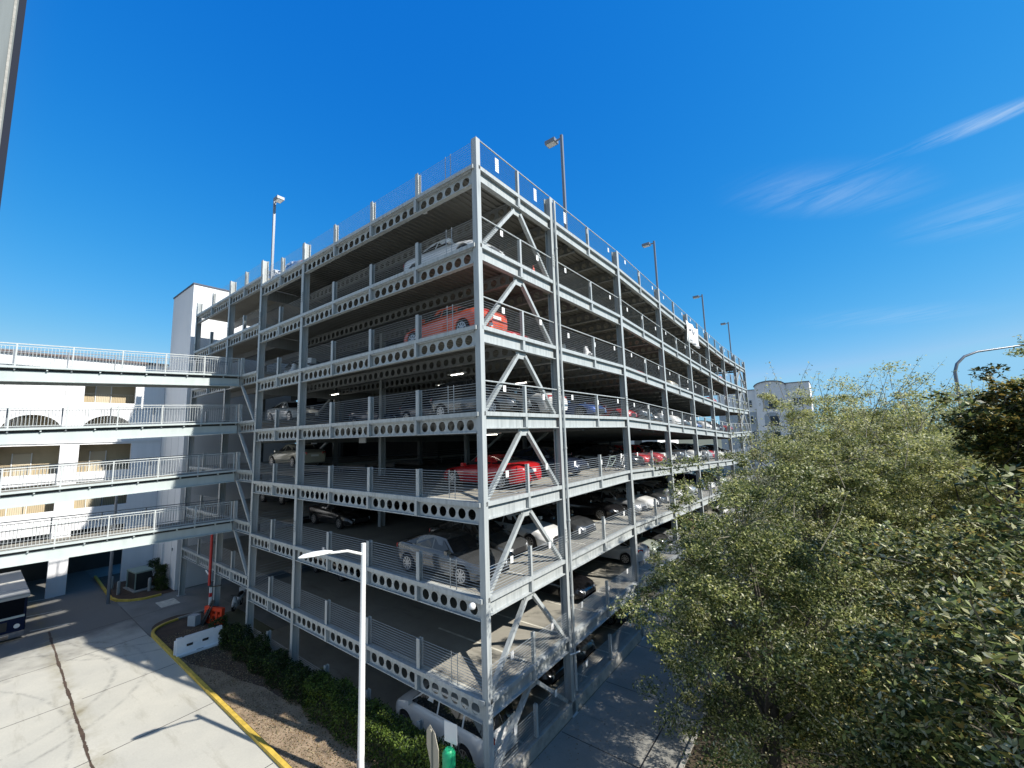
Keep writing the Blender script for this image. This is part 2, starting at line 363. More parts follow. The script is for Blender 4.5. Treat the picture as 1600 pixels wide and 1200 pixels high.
arc = [(-24.3+1.6*math.cos(t)-1.0+1.6-1.6, -1.4+1.6*math.sin(t)) for t in np.linspace(math.pi, 1.5*math.pi, 8)]
sheet('mulch_shade_bed', arc+[(-21.3,-3.0),(-18.5,-2.9),(-16.2,-2.2),(-14.6,-2.0),(-12.8,-1.5),(-11.0,-1.4),(-9.2,-.16),(-26.3,-.16)], .034, M['mulch'])  # real mulch near the barrier, stretched right to paint the bed's shaded part dark
isl = [(-43.5,-3.0),(-35.2,-3.3),(-33.6,-2.9),(-32.9,-1.9),(-33.0,.1),(-43.5,.1)]
sheet('island_bed', isl, .034, M['mulch'])
sheet('woodland_floor', [(4.5,-30),(70,-30),(70,140),(4.5,140)], .0, M['forest'])
# kerbs (strips with real height)
def kerb(name, pts, w_, h, mat):
    m = MB()
    for a, b in zip(pts[:-1], pts[1:]):
        m.beam((a[0], a[1], h/2), (b[0], b[1], h/2), w_, h, mat)
    return struct(name, m)
def dense(pts, n=6):
    out = []
    for a, b in zip(pts[:-1], pts[1:]):
        for k in range(n): out.append((a[0]+(b[0]-a[0])*k/n, a[1]+(b[1]-a[1])*k/n))
    return out+[pts[-1]]
ycurve = [(-25.3+1.0-math.cos(t)*1.6+.6*0, -1.55-1.6*math.sin(t)) for t in np.linspace(0, math.pi/2, 9)]
kerb('yellow_kerb', ycurve+[(-24.0,-3.17),(-2.2,-3.17)], .16, .14, M['yellow_paint'])
kerb('driveway_kerb', [(-26.0,-1.55),(-26.1,.6)], .14, .14, M['kerb'])
kerb('island_kerb', [(-44,-3.08),(-35.3,-3.38),(-34.2,-3.2),(-33.3,-2.6),(-32.85,-1.9),(-32.8,-.9)], .16, .14, M['yellow_paint'])
kerb('path_kerb', [(4.45,-6.2),(4.45,70)], .12, .10, M['kerb'])
# cracked gutter line with dirt, irregular
m = MB(); P = []; n = 160; rr = random.Random(3)
n = 420; xs = np.linspace(-31, -6, n)
for x in xs:
    c = -6.93-.02*(x+29) - .012*math.sin(x*1.7)+rr.uniform(-.012,.012); w_ = .02+.035*abs(math.sin(x*2.1)*math.sin(x*.7))+rr.uniform(0,.03)
    P += [(x, c-w_, .005), (x, c+w_, .005)]
m.poly(P, [(2*i, 2*i+2, 2*i+3, 2*i+1) for i in range(n-1)], M['mulch']); struct('gutter_joint', m)
m = MB()
for (x0, y0, x1, y1) in ((-32.5,-3.27,-24.3,-3.27),(-29.3,-.2,-28.9,-6.8),(-19.2,-3.3,-19.0,-6.8),(-13.5,-3.3,-13.3,-6.9),(-24.9,-3.3,-24.7,-6.8),(-13.3,-7.2,-13.0,-30),(-19,-7.1,-18.9,-30),(-24.7,-7.1,-24.6,-30),(-7.5,-3.3,-7.3,-30),(-30,-10.5,-2,-11.2)):
    m.beam((x0,y0,.003), (x1,y1,.003), .03, .004, M['trim'])
struct('pavement_joints', m)
m = MB()
for x in (-40.3,-36.0,-32.2): m.beam((x,-7.6,.006), (x+.5,-5.9,.006), .12, .004, M['line'])
m.box(-31.2,-29.6,-1.6,-.5,.005,.009, M['line'])
struct('road_markings', m)
m = MB(); m.beam((3.3,-6,.009), (3.3,60,.009), .05, .004, M['trim'])
for y in range(-4, 40, 4): m.beam((.2,y,.009), (4.3,y,.009), .025, .004, M['trim'])
struct('path_joints', m)

# ------------------------------------------------------------------ parking garage
G = thing('parking_garage', 'open steel parking garage with seven decks, grey columns and cable railings', 'parking garage')
FH = 3.1
def F(l): return 3.0+FH*(l-1) if l > 0 else .05
YN = [0, 5.15]+[5.15+7.72*k for k in range(1, 8)]
def dz(y): return -.0444*min(max(y-12.87, 0), 30.88)
def sl(x, y): return dz(y)
YE = YN[-1]; XB = -18.7; XL = -31.45; STEP = .6
STA = [.02, 12.87, 43.75, YE]
# decks
def lines(m, l):
    for k in range(0, 23):
        y = k*2.573 + .02
        if k == 0: y += .1
        m.box(-5.2, -.35, y-.05, y+.05, F(l)+.004+dz(y)*(l > 0), F(l)+.007+dz(y)*(l > 0), M['line'])
for l in range(1, 8):
    z = F(l); m = MB()
    # concrete top + edge
    for y0, y1 in zip(STA[:-1], STA[1:]):
        m.box(XB+.1, -.12, y0, y1, z-.10, z, M['deck'], sl)
    # ribbed metal underside, ribs run along the building
    prof = []; x = XB+.12
    while x < -.3:
        prof += [(x, -.10), (x+.03, -.155), (x+.13, -.155), (x+.16, -.10)]; x += .3
    n = len(prof); P = []
    for y in STA:
        for (x, h) in prof: P.append((x, y, z+h-.002+dz(y)))
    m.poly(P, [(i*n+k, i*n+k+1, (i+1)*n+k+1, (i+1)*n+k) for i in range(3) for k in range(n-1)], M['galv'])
    lines(m, l); m.build('deck', G)
    m = MB(); m.box(XL, XB-.02, .02, YE, z+STEP-.14, z+STEP, M['deck']); m.build('deck', G)
m = MB(); m.box(XB, -.15, .1, YE, .03, .05, M['deck']); m.box(XL, XB, 1.5, YE, .025, .04, M['drive']); lines(m, 0); m.build('floor_slab', G)
m = MB(); m.box(-.22, .12, -.05, 60, 0, .5, M['kerb']); m.box(-18.5,-.22,-.05,.12,0,.42, M['kerb']); m.build('base_kerb', G)
# columns
def hcol(x, y, z0, z1, d=.34, w_=.26, along='x', mat='steel'):
    m = MB(); t = .03
    if along == 'x':   # flanges face +-x
        m.box(-d/2, -d/2+t, -w_/2, w_/2, z0, z1, M[mat]); m.box(d/2-t, d/2, -w_/2, w_/2, z0, z1, M[mat]); m.box(-d/2+t, d/2-t, -.012, .012, z0, z1, M[mat])
        m.box(-d/2-.08, d/2+.08, -w_/2-.08, w_/2+.08, z0, z0+.03, M[mat])
    else:
        m.box(-w_/2, w_/2, -d/2, -d/2+t, z0, z1, M[mat]); m.box(-w_/2, w_/2, d/2-t, d/2, z0, z1, M[mat]); m.box(-.012, .012, -d/2+t, d/2-t, z0, z1, M[mat])
        m.box(-w_/2-.08, w_/2+.08, -d/2-.08, d/2+.08, z0, z0+.03, M[mat])
    if mat == 'steel':      # splice plates with bolts at every second deck
        for k in (1, 3, 5):
            zc = 3.0+3.1*k+1.0
            if zc > z1: continue
            if along == 'x': m.box(d/2, d/2+.014, -w_/2+.03, w_/2-.03, zc-.3, zc+.3, M[mat])
            else: m.box(-w_/2+.03, w_/2-.03, -d/2-.014, -d/2, zc-.3, zc+.3, M[mat])
            for q in range(5):
                for e in (-.06, .06):
                    zz = zc-.24+q*.12
                    if along == 'x': m.box(d/2+.014, d/2+.03, e-.013, e+.013, zz-.013, zz+.013, M['trim'])
                    else: m.box(e-.013, e+.013, -d/2-.03, -d/2-.014, zz-.013, zz+.013, M['trim'])
    return m.build('column', G, loc=(x, y, 0))
TOP = F(7)
for i, y in enumerate(YN):
    if i == 0:
        m = MB()   # corner: boxed tube column
        m.box(-.11,.13,-.12,.10,0,TOP+1.12, M['steel']); m.box(-.15,-.11,-.09,.09,0,TOP+1.1,M['steel']); m.build('column', G, loc=(-.03,0,0))
    else: hcol(-.05, y, 0, TOP+1.08+dz(y))
for x, s in ((-13.13,0),(XB,1),(-24.15,1),(XL,1)): hcol(x, .02, 0, TOP+1.1+STEP*s, along='y', w_=.24, d=.36)
for y in YN[1:]:
    for x in (XB+.0, XL+.2): hcol(x, y, 0, TOP-.2+dz(y)*(x > -20), along='y', mat='steel_shade')
for y in YN[1:4]: hcol(-13.13, y, 0, TOP-.2+dz(y), along='y')

def web(m, x0, x1, z0, z1, n, dia, y, mat, yb=None, N=14):
    """perforated web in the xz plane at y: n round holes"""
    p = (x1-x0)/n; zc = (z0+z1)/2; r = dia/2
    for i in range(n):
        cx = x0+p*(i+.5); hx = p/2; hz = (z1-z0)/2
        angs = [2*math.pi*k/N for k in range(N)]
        # corner angles must be included: use N points plus square projection
        C_ = []; Q = []
        ca = math.atan2(hz, hx)
        al = sorted(set([round(a, 5) for a in angs]+[round(v % (2*math.pi), 5) for v in (ca, math.pi-ca, math.pi+ca, 2*math.pi-ca)]))
        for a in al:
            c, s_ = math.cos(a), math.sin(a); C_.append((cx+r*c, zc+r*s_))
            k = min(hx/abs(c) if abs(c) > 1e-6 else 1e9, hz/abs(s_) if abs(s_) > 1e-6 else 1e9); Q.append((cx+k*c, zc+k*s_))
        K = len(al)
        P = [(a, y, b) for a, b in C_]+[(a, y, b) for a, b in Q]
        m.poly(P, [(k, (k+1) % K, K+(k+1) % K, K+k) for k in range(K)], mat)
        if yb is not None:
            P = [(a, yb, b) for a, b in C_]+[(a, yb, b) for a, b in Q]
            m.poly(P, [(k, (k+1) % K, K+(k+1) % K, K+k) for k in range(K)], mat)
            P = [(a, y, b) for a, b in C_]+[(a, yb, b) for a, b in C_]
            m.poly(P, [(k, (k+1) % K, K+(k+1) % K, K+k) for k in range(K)], mat)
# left face cellular edge beams (flange plate in front, stiffeners at the posts)
def left_beam(xa, xb, l, z, spans):
    m = MB(); S_ = M['steel']
    xa += .13; xb -= .13   # xa < xb
    m.box(xa-.13, xb+.13, -.20, .05, z-.13, z+.02, S_)
    m.box(xa, xb, -.14, .06, z-.175, z-.132, S_)
    m.box(xa, xb, -.14, .06, z-.72, z-.685, S_)
    w_ = (xb-xa)/spans
    for k in range(spans):
        a, b = xa+k*w_, xa+(k+1)*w_
        web(m, a+.14, b-.14, z-.685, z-.175, max(4, int(round((w_-.28)/.485))), .37, -.03, S_, -.015)
        for e in (a, b-.14): m.box(e, e+.14, -.03, -.015, z-.685, z-.175, S_)
        if k: m.box(a-.07, a+.07, -.19, -.04, z-.685, z-.132, S_)
    return m.build('edge_beam', G)
LB = [(-13.13, -.03, 4, 0), (XB, -13.13, 2, 0), (-24.15, XB, 2, STEP), (XL, -24.15, 2, STEP)]
for l in range(1, 8):
    for (a, b, s, st) in LB: left_beam(a, b, l, F(l)+st, s)
# right face solid edge beams
def right_beam(y0, y1, l):
    m = MB(); z = F(l); S_ = M['steel']; a, b = y0+.13, y1-.13
    m.box(-.12, .10, y0, y1, z-.12, z+.03, S_, sl)
    m.box(-.07, -.04, a, b, z-.54, z-.122, S_, sl)
    m.box(-.14, .07, a, b, z-.575, z-.54, S_, sl)
    ym = (y0+y1)/2; m.box(-.035, .09, ym-.07, ym+.07, z-.538, z-.122, S_, sl)
    return m.build('edge_beam', G)
for l in range(1, 8):
    for y0, y1 in zip(YN[:-1], YN[1:]):
        if l == 1 and y0 > 44: pass
        right_beam(y0, y1, l)
# cross beams with round holes under the decks
m = MB(); x0, x1 = XB+.2, -.16
web(m, x0, x1, -.66, -.20, 36, .34, 0, M['steel_shade'], .012, N=10)
m.box(x0, x1, -.09, .10, -.20, -.165, M['steel_shade']); m.box(x0, x1, -.09, .10, -.70, -.66, M['steel_shade'])
cross = m.mesh('cross_beam')
m2 = MB()
cnt = 0
stuffm = []
for k in range(1, 23):
    for l in range(7, 0, -1):
        y = k*2.573
        if k <= 13: inst(cross, 'cross_beam', G, (0, y, F(l)+dz(y)))
        else: stuffm.append((y, F(l)+dz(y)))
for (y, z) in stuffm:
    m2.box(x0, x1, y-.09, y+.10, z-.70, z-.66, M['steel_shade']); m2.box(x0, x1, y, y+.012, z-.66, z-.5, M['steel_shade']); m2.box(x0, x1, y, y+.012, z-.3, z-.165, M['steel_shade'])
    for q in range(36): m2.box(x0+q*.513, x0+q*.513+.13, y, y+.012, z-.5, z-.3, M['steel_shade'])
tag(m2.build('cross_beam', G), kind='stuff')
# inner module beams, and girders on column lines
for l in range(1, 8):
    m = MB(); z = F(l)
    m.box(XB-.08, XB+.08, .3, YE, z-.85, z-.17, M['steel_shade'], sl); m.build('girder', G)
    m = MB()
    for k in range(1, 8): m.box(XL+.1, XB-.1, k*2.573-.06, k*2.573+.06, z+STEP-.6, z+STEP-.15, M['steel_shade'])
    m.build('inner_beams', G)
# railings -----------------------------------------------------------------
posts_left = 0
def left_rail(xa, xb, z, spans, post_h=1.05, rods=11):
    if post_h < 1: rods = 5
    m = MB()
    for k in range(rods):
        zz = z+.10+k*.093; m.tube([(xa+.14, -.06, zz), (xb-.14, -.06, zz)], .0088, M['rod'], 4, False)
    r = m.build('railing', G)
    w_ = (xb-xa)/spans
    for k in range(1, spans):
        x = xa+k*w_; p = MB()
        p.box(-.09, .09, -.125, -.105, 0, post_h, M['steel']); p.box(-.09, .09, .035, .055, 0, post_h, M['steel']); p.box(-.012, .012, -.105, .035, 0, post_h, M['steel'])
        for q in range(rods): p.box(.012,.03,-.07,-.05,.09+q*.093,.115+q*.093,M['rod'])
        p.build('post', r, loc=(x, -.02, z+.02))
    if xb > -1:   # loose spacer bars near the corner
        p = MB(); p.box(-1.62,-1.59,-.085,-.075,z+.06,z+1.08,M['rod']); p.box(-1.32,-1.29,-.085,-.075,z+.06,z+1.08,M['rod']); p.build('spacer', r)
for l in range(0, 8):
    for i, (a, b, s, st) in enumerate(LB):
        if l == 0 and i != 0 and i != 1: continue
        z = F(l)+st if l else .42
        left_rail(a, b, z, s, post_h=1.05 if l else .8)
far_posts = MB()
def right_rail(y0, y1, l, near):
    z = F(l) if l else .5; m = MB(); top = l >= 4; g = (lambda y: dz(y) if l else 0)
    for k in range(10):
        zz = z+.12+k*.095
        m.tube([(.03, y0+.14, zz+g(y0)), (.03, y1-.14, zz+g(y1))], .0095, M['rod'], 4, False)
    r = m.build('railing', G)
    ym = (y0+y1)/2; zm = z+g(ym)
    def pst(p, ox, oy, oz):
        p.box(ox-.055, ox+.075, oy-.055, oy-.04, oz, oz+1.1, M['steel']); p.box(ox-.055, ox+.075, oy+.04, oy+.055, oz, oz+1.1, M['steel']); p.box(ox+.05,ox+.075,oy-.04,oy+.04,oz,oz+1.1,M['steel'])
    if near:
        p = MB(); pst(p, 0, 0, 0); p.build('post', r, loc=(0, ym, zm+.03))
    else: pst(far_posts, 0, ym, zm+.03)
    if top:
        t = MB(); t.tube([(.03, y0+.1, z+1.13+g(y0)), (.03, y1-.1, z+1.13+g(y1))], .03, M['steel'], 8); t.build('handrail', r)
for l in range(0, 8):
    for i, (y0, y1) in enumerate(zip(YN[:-1], YN[1:])):
        if l == 0 and i > 2: continue
        right_rail(y0, y1, l, i < 5)
tag(far_posts.build('post', G), kind='stuff')
# interior rail between modules (only posts and rods at the level change)
m = MB()
for l in range(1, 8):
    for k in range(6): m.tube([(XB+.1, .4, F(l)+.3+k*.16), (XB+.1, YE, F(l)+.3+k*.16+STEP*.0)], .012, M['rod'], 4, False)
m.build('inner_railing', G)
# A braces in first and last bay of the right face; single diagonals on the left face
def brace_pair(y0, y1, zl0, zu0):
    ym = (y0+y1)/2; zl = zl0; zu = zu0
    for (yy, ya) in ((y0+.22, ym-.22), (y1-.22, ym+.22)):
        m = MB(); m.beam((-.10, yy, zl+dz(yy)+.05), (-.10, ya, zu+dz(ya)-.72), .13, .17, M['steel'], up=(1,0,0)); m.build('brace', G)
    m = MB(); m.box(-.115, -.085, ym-.34, ym+.34, zu+dz(ym)-.86, zu+dz(ym)-.58, M['steel']); m.build('gusset', G)
for l in range(0, 7):
    brace_pair(YN[0], YN[1], F(l) if l else .5, F(l+1))
    if l: brace_pair(YN[7], YN[8], F(l), F(l+1))
for l in range(1, 5):
    m = MB(); m.beam((-21.2, -.1, F(l+1)+STEP-.70), (XB-.2, -.05, F(l)+.1+STEP*.5), .13, .15, M['steel'], up=(0,1,0)); m.build('brace', G)
for l in range(1, 7):
    m = MB(); m.beam((-24.4, 6.0, F(l)+STEP), (-20.0, 6.0, F(l+1)-.2), .16, .16, M['steel'], up=(0,1,0)); m.build('brace', G)
# diagonals deep inside
for l in range(1, 7):
    for (xa_, xb_) in ((-13.0,-9.5),(-9.0,-5.6)):
        m = MB(); m.beam((xa_, 12.9, F(l)+.1), (xb_, 12.9, F(l+1)-.7), .14, .14, M['steel'], up=(0,1,0)); m.build('brace', G)
# downpipe at the first right column with couplings
m = MB(); m.tube([(.2, 5.28, .9), (.2, 5.28, TOP+.9)], .055, M['steel'], 10)
for l in range(1, 8): m.tube([(.2, 5.28, F(l)-1.5), (.2, 5.28, F(l)-1.44)], .075, M['steel'], 10)
for l in range(1, 8): m.box(.08, .2, 5.24, 5.32, F(l)-.75, F(l)-.70, M['steel'])
m.tube([(.12,5.0,2.35),(.32,5.5,2.35)], .03, M['white_metal'])
m.build('downpipe', G, smooth=40)
# small white stall signs wired to the railing
far_s = MB(); rs = random.Random(5)
for l in range(0, 8):
    for k in range(23):
        y = k*2.573+1.29+rs.uniform(-.12,.12)
        if any(abs(y-q) < .35 for q in YN) or (l == 0 and k > 7): continue
        z = (F(l) if l else .5)+dz(y)*(l > 0)+rs.choice([.74,.74,.8,.62]); h = .30 if l < 7 else .32
        if l == 7 and k < 3: z = F(7)+.35; h = .6
        if k < 12:
            p = MB(); p.box(.045,.052,-.085,.085,0,h*.8,M['sign_white'])
            if l == 7 and k < 3:
                p = MB()
                for q in range(6): p.box(.045,.052,-.11,.11,q*.1,q*.1+.08,M['sign_white'])
            p.build('stall_sign', G, loc=(0,y,z))
        else: far_s.box(.045,.052,y-.1,y+.1,z,z+h,M['sign_white'])
tag(far_s.build('stall_sign', G), kind='stuff')
# lit strip lights under some decks
tube = MB(); tube.box(-.4,.4,-.04,.04,-.03,0,M['ceil_light']); tube.box(-.62,.62,-.09,.09,0,.06,M['white_metal']); tm = tube.mesh('ceiling_light')
for (x, y, l) in ((-5.2,4.0,5),(-8.8,6.4,5),(-17.2,4.2,5),(-19.6,4.2,5),(-5.2,9.5,5),(-3,3.9,4)):
    inst(tm, 'ceiling_light', G, (x, y, F(l)+dz(y)-.76), (0,0,0))
for (x,y,l) in ((-2.6,3.9,3),(-19.3,3.9,4),(-13.2,3.8,4)):
    p = MB(); p.box(-.35,.35,-.03,.03,-.3,0,M['white_metal']); p.build('hanging_sign', G, loc=(x,y,F(l)-.72))
for (x, y, l) in ((-3.6,.5,7),(-3.8,3.2,6),(-2.3,4.6,5)):
    p = MB(); p.tube([(0,0,0),(0,0,.1)], [.16,.1], M['white_metal'], 12); p.build('light_fixture', G, loc=(x,y,F(l)-.30))
p = MB(); p.tube([(0,0,-.03),(0,0,0),(0,0,.08),(0,0,.15),(0,0,.18)], [.05,.1,.12,.09,.03], M['white_metal'], 14); p.build('camera_dome', G, loc=(-.35,-.3,F(2)-.28), smooth=50)
# back wall of the garage (west side), and unseen partitions added to keep light out
m = MB(); m.box(XL-.35, XL-.15, 9.2, YE, 0, 21.4, M['dark_wall']); m.box(XL, XB, 14.9, 15.1, .05, 21.3, M['dark_wall']); m.build('back_and_added_wall', G)
m = MB(); m.box(XB-.30, XB-.12, 15.1, YE, .05, 21.0, M['dark_wall']); m.build('added_inner_wall', G)

# ------------------------------------------------------------------ footbridges
BR = []
for (l, y_lo, drop, note) in ((5, -14, .62, 'topmost'), (4, -14, .50, 'second highest'), (3, -14, .34, 'second lowest'), (2, -14, -.22, 'lowest')):
    B = thing('footbridge', f'{note} of the four pale green footbridges with white baluster railings', 'footbridge', (-22.2,0,F(l)+STEP), group='footbridges leading into the parking garage')
    y0 = -15.; sp = drop/14*1.1
    g = lambda x, y, sp=sp: sp*y
    m = MB(); m.box(.82,.92,y0,-.25,-.72,-.22,M['bridge_girder'],g); m.box(.80,1.02,y0,-.25,-.74,-.70,M['bridge_girder'],g)
    m.box(-.92,-.82,y0,-.25,-.72,-.14,M['bridge_girder'],g); m.box(-.82,.82,y0,-.25,-.5,-.36,M['black_metal'],g); m.build('girder', B)
    m = MB(); m.box(-1.0,.86,y0,-.25,-.12,0,M['deck'],g); m.build('walkway', B)
    m = MB(); m.box(.864,1.12,y0,-.25,-.09,.01,M['bridge_girder'],g); m.box(.80,.90,y0,-.25,-.218,-.125,M['black_metal'],g); m.build('edge_angle_and_shade_strip', B)  # black strip under the edge paints the shadow gap above the girder
    m = MB()
    for q in range(8): yq = -1.2-q*1.9; m.box(.925,1.05,yq-.03,yq+.03,-.2+sp*yq,-.095+sp*yq,M['bridge_girder'])
    m.build('brackets', B)
    for s in (1, -1):
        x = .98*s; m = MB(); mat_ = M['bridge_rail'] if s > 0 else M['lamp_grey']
        m.beam((x,y0,1.10+sp*y0), (x,-.3,1.10), .05,.045,mat_); m.beam((x,y0,.98+sp*y0), (x,-.3,.98), .03,.03,mat_); m.beam((x,y0,.1+sp*y0), (x,-.3,.1), .04,.03,mat_)
        y = -.45
        while y > y0:
            m.box(x-.0075,x+.0075,y-.0075,y+.0075,.1+sp*y,.98+sp*y,mat_); y -= .125
        r = m.build('railing', B)
        y = -.35
        for k in range(8):
            p = MB(); p.box(-.028,.028,-.028,.028,-.2,1.12,mat_); p.build('post', r, loc=(x, y, sp*y)); y -= 1.9
    m = MB(); m.box(.95,1.15,-.24,-.06,-.1,1.15,M['steel']); m.beam((1.1,-.2,.9),(1.6,-.2,-.02),.04,.04,M['steel']); m.build('end_post', B)

# ------------------------------------------------------------------ stair tower
T = thing('stair_tower', 'tall plain white stucco stair tower with dark roof edge', 'tower')
m = MB(); m.box(-39,-33.15,-.02,9,0,25.4,M['tower']); m.box(-40.4,-39,.02,9,0,18.9,M['tower']); m.build('wall', T)
m = MB(); m.box(-39.05,-33.08,-.08,9.05,25.4,25.52,M['coping']); m.build('roof_edge', T)
m = MB()
for x in (-34.6,-36.6,-38.4): m.box(x-.02,x+.02,-.026,-.02,0,14,M['corrugated'])
m.box(-36.9,-36.75,-.12,-.02,.0,3.1,M['tower']); m.build('panel_seam', T)
m = MB(); m.tube([(-34.2,-.05,3.05),(-34.2,-.1,3.05)], .12, M['corrugated'], 12); m.build('vent', T)

# ------------------------------------------------------------------ white apartment block on the left
W = thing('apartment_building', 'white block with beige open corridors and arched openings behind the footbridges', 'building')
XF = -40.0; TH = 1.7
cols = [(-5.30+4.33*k, -2.05+4.33*k) for k in range(0, -8, -1)]   # openings (y0,y1)
rows = [(0.0, 4.9, 'open'), (6.6, 8.75, 'flat'), (9.55, 11.80, 'flat'), (12.45, 14.35, 'arch'), (15.35, 17.45, 'flat')]
yL = cols[-1][0]-1.1; yR = 0.0; TOPW = 19.0
wm = MB(); SW = M['stucco_white']
zprev = 0
for i, (z0, z1, kind) in enumerate(rows):
    if i: wm.box(XF-.35, XF, yL, yR, rows[i-1][1], z0, SW)
    ys = [yL]+[v for c in sorted(cols) for v in c]+[yR]
    for a, b in zip(ys[0::2], ys[1::2]): wm.box(XF-.35, XF+.0, a, b, z0, z1, SW)
    if kind == 'arch':
        for (a, b) in cols:
            c = (a+b)/2; hw = (b-a)/2; N_ = 14
            pts = [(a, z1), (b, z1)]
            arcp = [(c+hw*math.cos(t), z0+.45+(z1-z0-.55)*math.sin(t)) for t in np.linspace(0, math.pi, N_)]
            for q in range(N_-1):
                p0, p1 = arcp[q], arcp[q+1]
                wm.prism([(p0[0], p0[1]), (p0[0], z1+.001), (p1[0], z1+.001), (p1[0], p1[1])], 0, XF-.34, XF-.001, SW)
wm.box(XF-.35, XF, yL, yR, rows[-1][1], TOPW, SW)
wm.box(XF-16, XF-.35, yR-.3, yR, 5, TOPW, SW); wm.box(XF-16, XF-.35, yL, yL+.3, 0, TOPW, SW); wm.box(XF-16.3,XF-16,yL,yR,0,TOPW,SW)
wm.build('wall', W)
m = MB(); m.box(XF-.34, XF+.10, yL, yR, 18.1, 18.25, SW); m.box(XF-.34,XF+.08,yL,yR,11.95,12.05,SW); m.box(XF-.34,XF+.10,yL,yR,5.55,5.7,SW); m.box(XF-.34,XF+.08,yL,yR,8.95,9.05,SW); m.build('moulding', W)
m = MB(); m.box(XF-16.4, XF+.22, yL-.1, yR+.1, TOPW, TOPW+.18, M['rooftile']); m.build('roof', W)
for i, (z0, z1, kind) in enumerate(rows[1:]):
    m = MB(); zf = z0-.35
    m.box(XF-TH-.2, XF-TH, yL, yR, zf, z1+.25, M['stucco_beige']); m.box(XF-TH, XF-.36, yL+.3, yR-.3, zf-.2, zf, M['stucco_beige']); m.box(XF-TH, XF-.36, yL+.3, yR-.3, z1+.25, z1+.35, M['stucco_beige'])
    m.build('corridor', W)
    for k, (a, b) in enumerate(cols[:4]):
        dm = MB()
        if not (k == 1 and i == 3):
            dm.box(XF-TH, XF-TH+.04, a+.9, a+1.85, zf, zf+2.0, M['door_beige'])
            dm.box(XF-TH+.005,XF-TH+.07,a+.84,a+.9,zf,zf+2.05,M['white_metal']); dm.box(XF-TH+.005,XF-TH+.07,a+1.85,a+1.91,zf,zf+2.05,M['white_metal'])
            d = dm.build('door', W)
        else:
            dm.box(XF-.14, XF-.06, a+.02, b-.02, z0, z0+1.55, M['white_plastic']); dm.build('screen_panel', W); continue
        rm = MB(); rz = z0+.75 if kind != 'arch' else z0+.5
        rm.box(XF-.2,XF-.16,a,b,rz,rz+.03,M['black_metal'])
        for q in range(2, 30, 1):
            yy = a+q*.11
            if yy < b: rm.box(XF-.187,XF-.175,yy,yy+.012,z0,rz,M['black_metal'])
        rm.box(XF-.2,XF-.16,(a+b)/2-.02,(a+b)/2+.02,z0,rz,M['black_metal'])
        rm.build('balustrade', W)
m = MB(); m.box(XF-8, XF-7.8, yL, yR, 0, 5, M['black_metal']); m.box(XF-8, XF-.35, yL+.3, yR-.3, 4.92, 5.02, M['stucco_grey']); m.build('undercroft', W)
# long white building behind the garage, seen through the third deck
V = thing('long_building', 'long low white building glimpsed between the decks at the far end of the garage', 'building')
m = MB(); m.box(-80,-22,84,100,0,13,SW); m.build('wall', V)
for k in range(12):
    m = MB(); m.box(-78+k*4.6,-76.2+k*4.6,83.95,83.99,8.2,10.2,M['window_glass']); m.build('window', V)
m = MB(); m.box(-80.2,-21.8,83.8,100.2,13,13.25,M['rooftile']); m.build('roof', V)

# ------------------------------------------------------------------ far apartment building beyond the garage
A = thing('apartment_house', 'white and grey four storey apartment house with curved parapet beyond the garage', 'building', (0,110,0))
m = MB(); SG = M['stucco_grey']
m.box(-5.2,1.4,0,12,0,21.6,SW)
pts = [(-5.2,21.6)]+[(-1.9-3.3*math.cos(t), 21.6+1.25*math.sin(t)) for t in np.linspace(0, math.pi, 14)][1:-1]+[(1.4,21.6)]
m.prism(pts, 1, 0, 12, SW)
m.box(1.402,6.2,.3,12,15.4,22.0,SW); m.box(1.402,6.2,.3,12,0,15.4,SG); m.box(-14,-5.202,.4,12,15.4,21.0,SW); m.box(-14,-5.202,.4,12,0,15.4,SG)
m.build('wall', A)
m = MB()
for q in range(13):
    t0, t1 = math.pi*q/13, math.pi*(q+1)/13
    m.beam((-1.9-3.4*math.cos(t0),-.1+6,21.65+1.3*math.sin(t0)), (-1.9-3.4*math.cos(t1),5.9,21.65+1.3*math.sin(t1)), 12.4, .16, M['coping'])
m.box(1.35,6.3,.15,12.1,22.0,22.15,M['coping']); m.box(-14.1,-5.3,.25,12.1,21.0,21.15,M['coping']); m.build('roof_edge', A)
def win(x0, x1, z0, z1, y):
    m = MB(); m.box(x0-.14,x1+.14,y-.06,y+.0,z0-.14,z1+.14,M['white_metal']); o = m.build('window', A)
    m = MB(); m.box(x0,x1,y-.08,y-.065,z0,z1,M['window_glass']); m.build('pane', o)
    m = MB(); m.box((x0+x1)/2-.05,(x0+x1)/2+.05,y-.11,y-.085,z0,z1,M['white_metal']); m.box(x0,x1,y-.11,y-.085,(z0+z1)/2-.05,(z0+z1)/2+.05,M['white_metal']); m.build('glazing_bar', o)
for (z0) in (16.6,12.6,8.6,4.6):
    win(2.6,5.0,z0,z0+1.7,.29); win(-7.3,-6.1,z0,z0+1.8,.39)
for z0 in (16.1,11.9,7.9):
    m = MB(); pts = [(-3.6,z0),(-.4,z0)]+[(-2+1.6*math.cos(t), z0+2.3+.9*math.sin(t)) for t in np.linspace(0, math.pi, 10)]
    m.prism(pts, 1, -.03, -.004, SG); b_ = m.build('balcony', A)
    m = MB(); m.box(-2.4,-.6,-.06,-.035,z0,z0+2.3,M['window_glass']); m.build('pane', b_)
    m = MB(); m.box(-3.7,-.3,-.12,-.04,z0-.15,z0,M['coping']); m.build('sill', b_)

